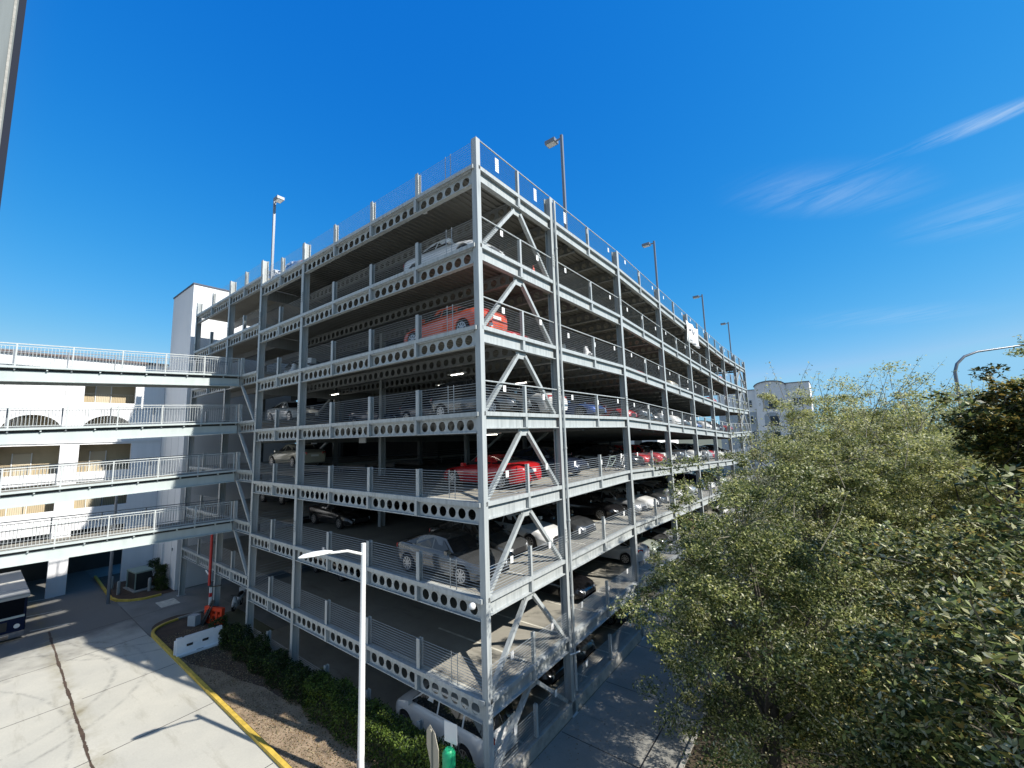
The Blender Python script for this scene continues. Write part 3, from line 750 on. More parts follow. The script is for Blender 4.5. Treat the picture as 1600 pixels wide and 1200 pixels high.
# ------------------------------------------------------------------ lamp posts
def roof_lamp(x, y, h, side, label, grp='lamps on the roof deck', z0=None):
    z0 = TOP+dz(y) if z0 is None else z0
    t = thing('street_lamp', label, 'lamp', (x,y,z0), group=grp)
    m = MB(); m.box(-.07,.07,-.07,.07,0,h,M['lamp_grey']); m.box(-.18,.18,-.18,.18,0,.04,M['lamp_grey']); m.tube([(0,0,.04),(0,0,.5)], .2, M['kerb'], 12); m.build('pole', t)
    m = MB(); m.box(min(0,side*.5),max(0,side*.5),-.03,.03,h-.22,h-.14,M['lamp_grey']); m.build('arm', t)
    a, b = sorted((side*.35, side*1.0)); m = MB(); m.box(a,b,-.24,.24,h-.25,h-.05,M['lamp_grey']); hd = m.build('lamp_head', t)
    m = MB(); m.box(a+.06,b-.06,-.18,.18,h-.28,h-.252,M['glass_lamp']); m.build('lens', hd)
for i, (y, h, lb) in enumerate(((8.5,6.9,'tallest looking dark lamp post on the roof, nearest to the corner'),(24.0,6.7,'second roof lamp post back from the corner'),(40.6,6.9,'third roof lamp post back from the corner'),(56.0,6.8,'farthest roof lamp post at the end of the garage'))):
    roof_lamp(-1.0, y, h, -1, lb)
roof_lamp(-20.6, 1.2, 6.6, 1, 'pale roof lamp post at the left end of the garage roof', z0=TOP+STEP)
# white street lamp in front of the garage
t = thing('street_lamp', 'tall white street lamp on the kerbside in front of the garage', 'lamp', (-3.89,-2.08,0))
m = MB(); m.tube([(0,0,0),(0,0,7.83)], [.12,.08], M['white_metal'], 14); m.tube([(0,0,0),(0,0,.12)], .24, M['white_metal'], 14); m.box(-.05,.05,-.132,-.11,.6,.95,M['lamp_grey']); m.build('pole', t, smooth=40)
m = MB(); m.tube([(0,0,7.45),(-.12,-.55,7.68),(-.28,-1.15,7.72)], [.05,.045,.04], M['white_metal'], 10); m.build('arm', t, smooth=40)
m = MB()
secs = [(1.05,.05,.03),(1.3,.14,.08),(1.65,.17,.09),(1.95,.13,.07),(2.1,.04,.02)]
d = Vector((-.24,-1,0)).normalized(); nrm = Vector((d.y,-d.x,0)); P = []
for (s, wd, hh) in secs:
    for k in range(12):
        a = 2*math.pi*k/12; P.append(d*s+nrm*(wd*math.cos(a))+Vector((0,0,7.75+hh*math.sin(a)*(1.25 if math.sin(a) > 0 else .6))))
m.poly(P, [(i*12+k, i*12+(k+1) % 12, (i+1)*12+(k+1) % 12, (i+1)*12+k) for i in range(4) for k in range(12)]+[tuple(range(12)), tuple(48+k for k in range(12))], M['white_metal'])
h_ = m.build('lamp_head', t, smooth=60)
m = MB(); m.tube([tuple(d*1.35+Vector((0,0,7.84))), tuple(d*1.35+Vector((0,0,7.94)))], .035, M['lamp_grey'], 8); m.build('sensor', h_)
# grey lamp behind the bridges
t = thing('street_lamp', 'small grey lamp post seen between the two lowest footbridges', 'lamp', (-34.2,-3.7,0))
m = MB(); m.tube([(0,0,0),(0,0,8.1)], [.11,.08], M['lamp_grey'], 10); m.build('pole', t); m = MB(); m.tube([(0,0,8.05),(0,-.7,8.2),(0,-1.2,8.25)], .04, M['lamp_grey'], 8); m.build('arm', t)
m = MB(); m.tube([(0,-1.1,8.25),(0,-1.35,8.27),(0,-1.7,8.2)], [.06,.14,.04], M['lamp_grey'], 8); m.build('lamp_head', t)
# highway mast lamp far right
t = thing('street_lamp', 'dark curved mast street lamp rising above the trees at right', 'lamp', (19.6,46.9,0))
m = MB(); m.tube([(0,0,0),(0,0,12),(.0,.0,16.2),(.25,.2,17.0),(.9,.6,17.7),(1.9,1.2,18.1),(5.5,3.9,18.6)], [.2,.16,.14,.13,.12,.1,.08], M['lamp_grey'], 10); m.build('pole', t, smooth=50)
m = MB(); m.box(5.4,6.4,3.7,4.1,18.5,18.68,M['lamp_grey']); m.build('lamp_head', t)

# ------------------------------------------------------------------ steel post of the camera side building
t = thing('steel_post', 'weathered grey steel post with white scraps at the left edge', 'post', (6.05,-10.885,0))
m = MB(); m.box(-.30,0,-.90,0,0,30,M['post_steel'])
m.box(0,.004,-.028,0,.3,30,M['post_dark']); m.box(0,.003,-.045,-.035,.3,30,M['kerb']); m.box(0,.02,-.36,-.335,.3,30,M['kerb']); m.box(0,.003,-.25,-.235,.3,30,M['post_dark']); m.box(0,.012,-.16,-.145,.3,30,M['kerb'])  # dark strip at the edge paints a bevel in shadow; the rest are grooves and ribs
m.box(-.4,.06,-1,.05,0,.3,M['kerb']); m.build('section', t)
for (z, y, h, w_) in ((12.62,-.2,.13,.07),(12.50,-.19,.07,.05),(11.98,-.15,.05,.03)):
    m = MB(); m.prism([(y,z),(y+w_,z+.01),(y+w_-.01,z+h),(y+.015,z+h-.02)], 0, .013, .016, M['sign_white']); m.build('sticker', t)

# ------------------------------------------------------------------ street furniture, barriers
def jersey(name, label, loc, rz, Lb, h, mat, grp=None):
    t = thing(name, label, 'barrier', loc, rz)
    prof = [(-.26,0),(-.26,.12),(-.2,.2),(-.12,h*.55),(-.09,h),(.09,h),(.12,h*.55),(.2,.2),(.26,.12),(.26,0)]
    m = MB(); m.prism(prof, 0, -Lb/2, Lb/2, mat); m.box(-Lb/2-.08,-Lb/2,-.06,.06,.15,h*.9,mat); m.build('body', t)
    m = MB()
    for x in (-Lb*.22, Lb*.12):
        m.box(x-.14,x+.14,-.155,.155,h*.48,h*.6,M['trim'])
    m.box(-.16,.16,-.245,.245,.1,.16,M['trim']); m.build('slot', t)
    m = MB()
    for x in (-Lb*.36, Lb*.34): m.tube([(x,0,h),(x,0,h+.02)], .05, M['trim'], 10)
    m.build('cap', t)
    return t
jersey('traffic_barrier', 'long white plastic traffic barrier on the planting bed', (-19.8,-2.1,.03), R(86), 2.1, .95, M['white_plastic'])
t = thing('traffic_barrier', 'orange plastic traffic barrier at the foot of the red pipe', 'barrier', (-23.2,-.35,.03), R(18))
m = MB(); m.box(-.8,.8,-.14,.14,.0,.22,M['orange_plastic']); m.box(-.8,.8,-.1,.1,.78,1.0,M['orange_plastic'])
for x in (-.78,-.28,.22,.62): m.box(x,x+.16,-.1,.1,.22,.78,M['orange_plastic'])
m.box(-.62,.62,-.05,.05,.45,.58,M['orange_plastic']); m.build('body', t)
for x in (-.6,.6):
    m = MB(); m.box(x-.1,x+.1,-.24,.24,-.02,.08,M['trim']); m.build('foot', t)
# standpipe
t = thing('standpipe', 'red fire standpipe above a white banded post beside the garage column', 'pipe', (-24.5,-.32,0))
m = MB(); m.tube([(0,0,2.1),(0,0,6.0)], .085, M['red_paint'], 12); m.build('riser', t, smooth=40)
m = MB(); m.box(.1,.23,-.02,.11,0,2.0,M['white_metal']); m.build('guard_post', t)
m = MB(); m.box(.09,.24,-.03,.12,1.4,1.65,M['red_paint']); m.build('band', t)
m = MB(); m.tube([(0,0,2.7),(-.9,.05,2.9)], .05, M['white_metal'], 8); m.tube([(0,0,2.1),(.35,.1,2.05),(1.2,.3,2.25)], .04, M['black_metal'], 8); m.build('branch', t)
# utility cabinet and bollards on the island
t = thing('utility_cabinet', 'pale green framed utility cabinet behind bollards on the mulch island', 'cabinet', (-36.6,-1.5,.03), .1)
m = MB(); m.box(-.9,.9,-.5,.5,.1,1.35,M['black_metal']); m.build('body', t)
m = MB(); m.box(-.98,.98,-.58,.58,1.35,1.47,M['green_box']); m.build('lid', t)
m = MB()
for x in (-.95,.85): m.box(x,x+.1,-.56,-.5,0,1.35,M['green_box'])
m.box(-1.1,1.3,-.7,.7,0,.08,M['kerb']); m.build('frame', t)
for (x, y, lb) in ((-38.2,-2.9,'left'),(-36.0,-2.85,'middle'),(-34.9,-1.2,'right')):
    t = thing('bollard', f'{lb} one of the three pale bollards guarding the utility cabinet', 'bollard', (x,y,.03), group='bollards round the utility cabinet')
    m = MB(); m.tube([(0,0,0),(0,0,.95),(0,0,1.0)], [.11,.11,.06], M['kerb'], 12); m.build('post', t, smooth=50)
# small box with two leaning panels
t = thing('service_box', 'small grey service box with two dark leaning panels on the mulch', 'box', (-24.0,-1.2,.03), .5)
m = MB(); m.box(-.28,.28,-.2,.2,0,.62,M['corrugated']); m.build('body', t)
m = MB(); m.beam((.4,.1,0),(.75,.55,1.35),.35,.03,M['black_metal']); m.build('panel', t); m = MB(); m.beam((.62,.0,0),(.98,.45,1.35),.35,.03,M['black_metal']); m.build('panel', t)
# signs near the corner
t = thing('stop_sign', 'tan back of an octagonal sign on a post at the bottom of the view', 'sign', (.43,-2.75,0), R(-22))
m = MB(); m.prism([(.5*math.cos(R(22.5+45*k)),3.3+.5*math.sin(R(22.5+45*k))) for k in range(8)], 1, -.006, .006, M['sign_back']); m.build('plate', t)
m = MB(); m.box(-.035,.035,-.05,-.008,0,3.75,M['sign_back']); m.build('post', t)
t = thing('sign_post', 'small white sign over a green box on a post at the corner', 'sign', (-.45,-1.25,0), R(8))
m = MB(); m.box(-.24,.24,-.006,.006,2.25,2.82,M['sign_white']); m.build('plate', t)
m = MB(); m.box(-.025,.025,.008,.05,0,2.8,M['corrugated']); m.build('post', t)
m = MB(); m.tube([(0,-.1,1.62),(0,-.1,1.66),(0,-.1,2.05),(0,-.1,2.15)], [.1,.2,.2,.12], M['green_plastic'], 12); m.box(-.2,.2,-.26,0,1.30,1.60,M['green_plastic']); m.build('dispenser', t, smooth=40)
# banner on the roof railing
b0, b1 = 27.7, 31.9
t = thing('banner', 'white cloth banner hung over the roof railing of the garage', 'banner')
m = MB(); P = []; ny, nz_ = 12, 6
for i in range(ny+1):
    for j in range(nz_+1):
        y = b0+(b1-b0)*i/ny; zt = TOP+dz(y)+.35; P.append((.14+.05*math.sin(i*1.3+j*.6), y, zt-1.9*j/nz_-.06*math.sin(i*.9)))
m.poly(P, [(i*(nz_+1)+j, (i+1)*(nz_+1)+j, (i+1)*(nz_+1)+j+1, i*(nz_+1)+j+1) for i in range(ny) for j in range(nz_)], M['banner']); 
o_ = m.build('cloth', t, smooth=60); sm = o_.modifiers.new('th','SOLIDIFY'); sm.thickness = .006
for q,(yy,zz,hh) in enumerate(((28.8,-.35,.22),(29.4,-.5,.4),(30.1,-.42,.3),(28.6,-1.3,.1),(29.8,-1.38,.1),(31,-1.42,.1))):
    m = MB(); m.box(.205,.21,yy,yy+(.35 if hh>.15 else .9),TOP+dz(yy)+zz,TOP+dz(yy)+zz+hh,M['banner_ink']); m.build('print', t)

# ------------------------------------------------------------------ bus / truck at left
t = thing('box_truck', 'dark navy truck with flat grey roof and round headlight at the left edge', 'truck', (-31.2,-9.15,0))
m = MB(); m.box(-8,-.05,-1.25,1.25,.35,2.5,M['truck_paint']); m.box(-.05,.05,-1.2,1.2,.4,2.45,M['truck_paint']); m.build('body', t)
m = MB(); m.box(-8.1,.08,-1.32,1.32,2.5,2.64,M['truck_roof']); m.box(-4.2,-4.1,-1.3,1.3,2.64,2.67,M['line']); m.box(-1.6,-1.52,-1.3,1.3,2.64,2.66,M['line']); m.box(.08,.12,-1.32,1.32,2.42,2.56,M['corrugated']); m.build('roof', t)
m = MB(); m.box(.05,.08,-1.12,1.12,1.45,2.38,M['truck_glass']); m.box(-1.3,-.3,1.25,1.27,1.4,2.3,M['car_glass']); m.build('windshield', t)
m = MB(); m.box(.05,.09,-1.18,1.18,1.30,1.42,M['bridge_girder']); m.build('trim_band', t)
m = MB(); m.box(.02,.16,-1.25,1.25,.18,.52,M['chrome']); m.box(.16,.19,-.6,.6,.22,.4,M['trim']); m.build('bumper', t)
for y in (-.9,.9):
    m = MB(); m.tube([(.05,y,.82),(.10,y,.82)], .13, M['head_lens'], 16); m.build('headlight', t)
m = MB(); m.box(.05,.09,-.5,.5,.65,1.15,M['trim']); m.build('grille', t)
for x in (-1.2,-6.2):
    for y in (-1.1,1.1):
        m = MB(); m.tube([(x,y-.14,.45),(x,y+.14,.45)], .45, M['rubber'], 20); wo = m.build('wheel', t, smooth=40)
        m = MB(); m.tube([(x,y+.14*np.sign(y),.45),(x,y+.16*np.sign(y),.45)], .24, M['alloy'], 14); m.build('rim', wo)

exec_cars = True
# ------------------------------------------------------------------ cars
def interp(tab, x):
    tab = sorted(tab)
    if x <= tab[0][0]: return tab[0][1]
    for (a, va), (b, vb) in zip(tab[:-1], tab[1:]):
        if x <= b:
            t = (x-a)/(b-a); t = t*t*(3-2*t)*.5+t*.5; return va+(vb-va)*t
    return tab[-1][1]
SPECS = {
 'sedan': dict(hl=2.42, W=.92, r=.34, fw=1.48, rw=-1.42,
    zt=[(-2.42,.86),(-2.3,1.0),(-2.0,1.08),(-1.6,1.08),(0,1.0),(1.0,.96),(1.6,.88),(2.1,.76),(2.35,.66),(2.42,.55)],
    belt=[(-1.75,1.06),(.98,.96)], roof=[(-.95,1.40),(-.4,1.48),(.1,1.48),(.42,1.42)], pil=[-1.05,-.12]),
 'coupe': dict(hl=2.30, W=.92, r=.34, fw=1.42, rw=-1.35,
    zt=[(-2.3,.84),(-2.15,.98),(-1.8,1.03),(-1.2,1.02),(0,.94),(.9,.90),(1.6,.82),(2.0,.72),(2.22,.62),(2.3,.5)],
    belt=[(-1.75,1.02),(.85,.90)], roof=[(-.9,1.26),(-.45,1.34),(0,1.34),(.28,1.29)], pil=[-.75]),
 'hatch': dict(hl=2.1, W=.88, r=.33, fw=1.3, rw=-1.28,
    zt=[(-2.1,.8),(-2.02,.98),(-1.6,1.04),(0,1.0),(.9,.98),(1.4,.92),(1.85,.8),(2.05,.66),(2.1,.55)],
    belt=[(-1.98,1.02),(1.0,.98)], roof=[(-1.55,1.44),(-.8,1.52),(0,1.54),(.4,1.47)], pil=[-1.15,-.15]),
 'suv': dict(hl=2.35, W=.95, r=.37, fw=1.45, rw=-1.4,
    zt=[(-2.35,.9),(-2.28,1.12),(-1.8,1.2),(0,1.14),(.95,1.12),(1.6,1.06),(2.1,.96),(2.3,.8),(2.35,.65)],
    belt=[(-2.22,1.16),(1.0,1.12)], roof=[(-1.8,1.66),(-.8,1.76),(.1,1.76),(.5,1.68)], pil=[-1.2,-.1]),
 'van': dict(hl=2.5, W=.98, r=.35, fw=1.6, rw=-1.5,
    zt=[(-2.5,.8),(-2.45,1.1),(-1.8,1.14),(0,1.08),(1.2,1.1),(1.8,1.0),(2.2,.88),(2.42,.72),(2.5,.6)],
    belt=[(-2.38,1.12),(1.45,1.08)], roof=[(-2.1,1.70),(-1.0,1.82),(0,1.82),(.55,1.74)], pil=[-1.35,-.1]),
 'pickup': dict(hl=2.75, W=.98, r=.39, fw=1.75, rw=-1.6,
    zt=[(-2.75,1.1),(-2.7,1.18),(-1.0,1.18),(0,1.16),(1.2,1.14),(1.9,1.1),(2.5,1.02),(2.7,.85),(2.75,.7)],
    belt=[(-1.0,1.17),(1.2,1.13)], roof=[(-.8,1.76),(-.4,1.84),(.2,1.84),(.55,1.78)], pil=[-.1]),
}
GREY = plain('paint_slot', (.3,.3,.3), .25, coat=1)
def car_meshes(kind):
    S_ = SPECS[kind]; hl, W_, r = S_['hl'], S_['W'], S_['r']; out = {}
    m = MB(); xs = sorted(set(np.round(np.concatenate([np.linspace(-hl, hl, 34)]+[c+np.linspace(-r-.07, r+.07, 11) for c in (S_['fw'], S_['rw'])]), 3)))
    P = []; n = 0
    for x in xs:
        u = abs(x)/hl; w_ = W_*(1-.30*max(0, (u-.78)/.22)**2.2); zt = interp(S_['zt'], x); zb = .2+.1*max(0, (u-.85)/.15)
        arch = 0
        for c in (S_['fw'], S_['rw']):
            dx = x-c; RR = r+.06
            if abs(dx) < RR: arch = r+math.sqrt(RR*RR-dx*dx)
        a = lambda z: max(z, arch)
        half = [(0, zb), (w_*.72, zb), (w_*.74, a(zb)), (w_*.95, a(zb+.03)), (w_, a(min(.52, zt-.2))), (w_*1.0, max(a(zt-.27), zt-.27)), (w_*.965, zt-.10), (w_*.90, zt-.03), (w_*.6, zt+.015), (0, zt+.03)]
        ring = [(x, y, z) for y, z in half]+[(x, -y, z) for y, z in half[-2:0:-1]]
        n = len(ring); P += ring
    K = len(xs)
    fc = [(i*n+k, i*n+(k+1) % n, (i+1)*n+(k+1) % n, (i+1)*n+k) for i in range(K-1) for k in range(n)]
    m.poly(P, fc+[tuple(range(n)), tuple((K-1)*n+k for k in range(n))], GREY)
    # greenhouse hull
    bx0, bz0 = S_['belt'][0]; bx1, bz1 = S_['belt'][1]; rf = S_['roof']; wb, wr = W_*.90, W_*.68
    ns = 7; rx0, rx1 = rf[0][0], rf[-1][0]
    bel = [(bx0+(bx1-bx0)*i/(ns-1), bz0+(bz1-bz0)*i/(ns-1)-.02) for i in range(ns)]
    rof = [(rx0+(rx1-rx0)*i/(ns-1)) for i in range(ns)]; rof = [(x, interp(rf, x)) for x in rof]
    P = []
    for s in (1, -1):
        for i in range(ns):
            e = .04 if i in (0, ns-1) else 0
            P.append((bel[i][0]+0, s*(wb-(.10 if i in (0, ns-1) else 0)), bel[i][1])); P.append((rof[i][0], s*(wr-(.04 if i in (0, ns-1) else 0)), rof[i][1]-.03))
    cb = len(P)
    for i in range(ns): P.append((rof[i][0], wr*.55, rof[i][1]+.012)); P.append((rof[i][0], -wr*.55, rof[i][1]+.012))
    P.append((bel[0][0]-.10, 0, bel[0][1])); P.append((bel[-1][0]+.16, 0, bel[-1][1])); kb, kf = len(P)-2, len(P)-1
    P.append((rof[0][0]-.04, 0, rof[0][1]+.0)); P.append((rof[-1][0]+.06, 0, rof[-1][1]+.0)); tb, tf = len(P)-2, len(P)-1
    Fc = []
    o1 = 2*ns
    for i in range(ns-1):
        Fc.append((2*i, 2*i+2, 2*i+3, 2*i+1)); Fc.append((o1+2*i, o1+2*i+1, o1+2*i+3, o1+2*i+2))
        Fc.append((2*i+1, 2*i+3, cb+2*i+2, cb+2*i)); Fc.append((o1+2*i+1, cb+2*i+1, cb+2*i+3, o1+2*i+3)); Fc.append((cb+2*i, cb+2*i+2, cb+2*i+3, cb+2*i+1))
    e = ns-1
    Fc += [(2*e, kf, tf, 2*e+1), (kf, o1+2*e, o1+2*e+1, tf), (0, 1, tb, kb), (kb, tb, o1+1, o1), (2*e+1, tf, cb+2*e), (tf, cb+2*e+1, cb+2*e), (tf, o1+2*e+1, cb+2*e+1), (1, cb, tb), (tb, cb, cb+1), (tb, cb+1, o1+1)]
    m.poly(P, Fc, GREY)
    out['body'] = m.mesh('body', 35)
    # glass panels, offset from the hull
    def panel(q, inset=.90, off=.012):
        q = [Vector(v) for v in q]; c = sum(q, Vector())/len(q); nn = (q[1]-q[0]).cross(q[2]-q[0]).normalized()
        if nn.dot(c-Vector((0,0,.9))) < 0: nn = -nn
        a = [c+(v-c)*inset+nn*off for v in q]; b2 = [v-nn*.008 for v in a]
        return a+b2
    def addpanel(m, q, inset=.90):
        a = panel(q, inset); k = len(q); m.poly(a, [tuple(range(k)), tuple(range(2*k-1, k-1, -1))]+[(i, (i+1) % k, k+(i+1) % k, k+i) for i in range(k)], M['car_glass'])
    m = MB()
    for a, b, c, d in ((P[2*e], P[kf], P[tf], P[2*e+1]), (P[kf], P[o1+2*e], P[o1+2*e+1], P[tf])):
        q = [Vector(v) for v in (a, b, c, d)]; addpanel(m, [q[0].lerp(q[3], .06), q[1].lerp(q[2], .06), q[2].lerp(q[1], .08), q[3].lerp(q[0], .08)], .985)
    out['windshield'] = m.mesh('windshield')
    m = MB()
    for a, b, c, d in ((P[0], P[1], P[tb], P[kb]), (P[kb], P[tb], P[o1+1], P[o1])):
        q = [Vector(v) for v in (a, b, c, d)]; addpanel(m, [q[0].lerp(q[1], .15), q[1].lerp(q[0], .08), q[2].lerp(q[3], .08), q[3].lerp(q[2], .15)], .98)
    out['rear_window'] = m.mesh('rear_window')
    for s, off in ((1, 0), (-1, o1)):
        m = MB()
        def at(x, top):   # point on side at plan x (belt) or roof
            if top: x = max(rx0+.02, min(rx1-.02, x)); z = interp(rf, x)-.09; y = wr+.02
            else: x = max(bx0+.12, min(bx1-.12, x)); z = bz0+(bz1-bz0)*(x-bx0)/(bx1-bx0)+.03; y = wb-.012
            return (x, s*(y+.006), z)
        cuts = [bx0]+S_['pil']+[bx1]
        for a, b in zip(cuts[:-1], cuts[1:]):
            a2 = a+.04; b2 = b-.04
            m.poly([at(a2, 0), at(b2, 0), at(b2 if b != bx1 else rx1, 1), at(a2 if a != bx0 else rx0, 1)], [(0,1,2,3)], M['car_glass'])
        out['side_window%d' % s] = m.mesh('side_window')
    # wheel
    m = MB(); m.tube([(0,-.11,0),(0,-.10,0),(0,.10,0),(0,.11,0)], [r-.03,r,r,r-.03], M['rubber'], 22); out['tyre'] = m.mesh('tyre', 40)
    m = MB(); m.tube([(0,-.118,0),(0,.118,0)], r*.70, M['hub_dark'], 20)
    for k in range(9):
        a = 2*math.pi*k/9
        for s in (1,-1): m.beam((0,s*.122,0), (r*.68*math.cos(a), s*.122, r*.68*math.sin(a)), .045, .012, M['alloy'], up=(0,s,0))
    for s in (1,-1):
        N_ = 20; Pq = []
        for k in range(N_):
            a = 2*math.pi*k/N_
            for rr_ in (r*.62, r*.70): Pq.append((rr_*math.cos(a), s*.126, rr_*math.sin(a)))
        m.poly(Pq, [(2*k, 2*k+1, (2*k+3) % (2*N_), (2*k+2) % (2*N_)) for k in range(N_)], M['alloy'])
    out['rim'] = m.mesh('rim')
    zf = interp(S_['zt'], hl-.12); zr = interp(S_['zt'], -hl+.12)
    m = MB(); m.beam((hl-.30,W_*.80,zf-.06), (hl-.02,W_*.50,zf-.16), .10, .13, M['head_lens']); out['headlight1'] = m.mesh('headlight')
    m = MB(); m.beam((hl-.30,-W_*.80,zf-.06), (hl-.02,-W_*.50,zf-.16), .10, .13, M['head_lens']); out['headlight-1'] = m.mesh('headlight')
    for s in (1,-1):
        m = MB(); m.beam((-hl+.22,s*W_*.86,zr-.12), (-hl+.02,s*W_*.52,zr-.14), .10, .16, M['tail_lens']); out['taillight%d' % s] = m.mesh('taillight')
        m = MB(); m.box(bx1-.22,bx1-.06,min(s*W_*.93,s*W_*1.13),max(s*W_*.93,s*W_*1.13),bz1+.0,bz1+.14,GREY); out['mirror%d' % s] = m.mesh('mirror')
    m = MB(); m.box(hl-.06,hl+.015,-W_*.42,W_*.42,.34,.52,M['trim']); m.box(hl-.08,hl+.008,-W_*.3,W_*.3,zf-.22,zf-.12,M['trim']); out['grille'] = m.mesh('grille')
    m = MB(); m.box(-hl-.015,-hl+.02,-.24,.24,.66,.78,M['sign_white']); out['number_plate'] = m.mesh('number_plate')
    return out
CM = {k: car_meshes(k) for k in SPECS}
PAINT = {}
def paint(name):
    if name not in PAINT:
        c, metal, rough = {'white': ((.78,.78,.77),0,.3), 'silver': ((.50,.52,.54),.5,.3), 'grey': ((.13,.135,.14),.6,.2), 'dark grey': ((.07,.075,.08),.4,.25), 'black': ((.012,.012,.014),.0,.2),
            'red': ((.50,.015,.02),.1,.25), 'orange red': ((.66,.10,.04),.1,.25), 'blue': ((.03,.08,.28),.3,.25), 'navy': ((.025,.035,.07),.3,.25), 'beige': ((.50,.47,.38),.4,.35), 'pale green': ((.42,.47,.42),.3,.35), 'dark red': ((.18,.02,.03),.2,.25)}[name]
        PAINT[name] = plain('car_paint_'+name.replace(' ', '_'), c, rough, metal=metal, coat=.8)
    return PAINT[name]
def car(kind, colour, loc, rz, label, group=None, detail=True, tilt=0, sc=1.04):
    cm = CM[kind]; S_ = SPECS[kind]
    t = thing('parked_'+{'sedan':'car','coupe':'coupe','hatch':'hatchback','suv':'suv','van':'van','pickup':'pickup'}[kind], label, {'suv':'suv','van':'van','pickup':'pickup truck'}.get(kind,'car'), loc, rz, group)
    t.scale = (sc,sc,sc); t.rotation_euler = (tilt, 0, rz) if tilt else (0,0,rz)
    def P_(key, nm, recol=False):
        o = inst(cm[key], nm, t)
        if recol: o.material_slots[0].link = 'OBJECT'; o.material_slots[0].material = paint(colour)
        return o
    P_('body', 'body', True); P_('windshield', 'windshield'); P_('rear_window', 'rear_window'); P_('side_window1', 'side_window'); P_('side_window-1', 'side_window')
    for x in (S_['fw'], S_['rw']):
        for s in (1, -1):
            wo = inst(cm['tyre'], 'wheel', t, (x, s*(S_['W']-.10), S_['r'])); 
            if detail: inst(cm['rim'], 'rim', wo)
    for s in (1, -1):
        P_('headlight%d' % s, 'headlight'); P_('taillight%d' % s, 'taillight')
        if detail: P_('mirror%d' % s, 'mirror', True)
    if detail: P_('grille', 'grille'); P_('number_plate', 'number_plate')
    return t
DECKN = {7:'roof deck',6:'second highest deck',5:'third highest deck',4:'fourth highest deck',3:'fifth highest deck',2:'sixth highest deck',1:'lowest raised deck',0:'ground floor'}
ORD = ['corner stall','second stall from the corner','third stall from the corner']+[w_+' stall from the corner' for w_ in ('fourth fifth sixth seventh eighth ninth tenth eleventh twelfth thirteenth fourteenth fifteenth sixteenth seventeenth eighteenth nineteenth twentieth').split()]
# (level, stall, kind, colour, reversed?, inset)
ROW = [
 (7,0,'sedan','silver',0,.0),(7,6,'hatch','white',0,.2),(7,4,'sedan','white',0,1.4),(7,13,'suv','white',0,.4),
 (6,0,'sedan','white',0,.0),(6,7,'sedan','silver',0,.3),(6,9,'hatch','white',0,.2),(6,12,'sedan','white',0,.2),(6,18,'suv','red',0,.3),
 (5,0,'sedan','orange red',1,.0),(5,1,'coupe','red',0,.6),(5,7,'sedan','red',0,.5),(5,10,'suv','beige',0,.4),(5,12,'suv','grey',0,.4),(5,16,'suv','red',0,.4),
 (4,1,'van','grey',0,.5),(4,2,'sedan','white',1,.1),(4,4,'coupe','blue',0,.4),(4,6,'sedan','red',0,.5),(4,7,'suv','grey',0,.3),(4,9,'pickup','silver',0,.5),(4,11,'hatch','grey',0,.3),(4,12,'sedan','white',0,.3),(4,14,'suv','white',0,.3),(4,15,'sedan','white',0,.3),(4,17,'hatch','navy',0,.3),(4,19,'sedan','red',0,.3),
 (3,1,'coupe','red',1,.1),(3,3,'sedan','navy',0,.4),(3,6,'sedan','black',0,.2),(3,7,'sedan','red',0,.4),(3,8,'hatch','red',0,.3),(3,10,'pickup','grey',0,.1),(3,12,'pickup','white',0,.2),(3,14,'suv','silver',0,.3),(3,15,'suv','red',0,.5),(3,17,'sedan','white',0,.5),(3,19,'sedan','grey',0,.5),
 (2,0,'sedan','grey',0,.0),(2,1,'sedan','grey',0,.9),(2,2,'sedan','white',0,.6),(2,3,'coupe','dark grey',0,.2),(2,5,'sedan','black',0,.7),(2,6,'sedan','silver',0,.2),(2,7,'sedan','white',0,.3),(2,9,'sedan','silver',1,.5),(2,11,'suv','silver',0,.2),(2,13,'suv','blue',1,.7),(2,15,'sedan','dark grey',0,.5),(2,17,'sedan','pale green',0,.5),
 (1,3,'coupe','black',0,.4),(1,6,'sedan','white',1,.3),(1,7,'sedan','pale green',0,.3),(1,9,'coupe','silver',0,.5),(1,11,'sedan','dark red',1,.5),(1,12,'sedan','dark grey',1,.2),(1,14,'sedan','beige',0,.3),(1,16,'sedan','white',0,.3),
 (3,9,'sedan','white',0,.4),(3,11,'sedan','silver',0,.3),(3,13,'sedan','black',0,.3),(2,8,'hatch','dark grey',0,.4),(2,10,'sedan','white',0,.5),(2,12,'sedan','grey',0,.4),(2,14,'hatch','white',0,.3),(1,8,'sedan','grey',0,.5),(1,10,'suv','black',0,.4),(1,13,'hatch','silver',0,.4),(4,8,'sedan','dark grey',0,.4),(4,10,'suv','white',0,.4),(4,13,'sedan','blue',0,.5),(4,16,'sedan','silver',0,.4),
 (0,0,'van','white',1,.0),(0,2,'sedan','black',0,.8),(0,3,'hatch','dark grey',0,.6),(0,5,'sedan','grey',0,.5),
]
kn = {'sedan':'sedan','coupe':'low coupe','hatch':'hatchback','suv':'SUV','van':'minivan','pickup':'pickup truck'}
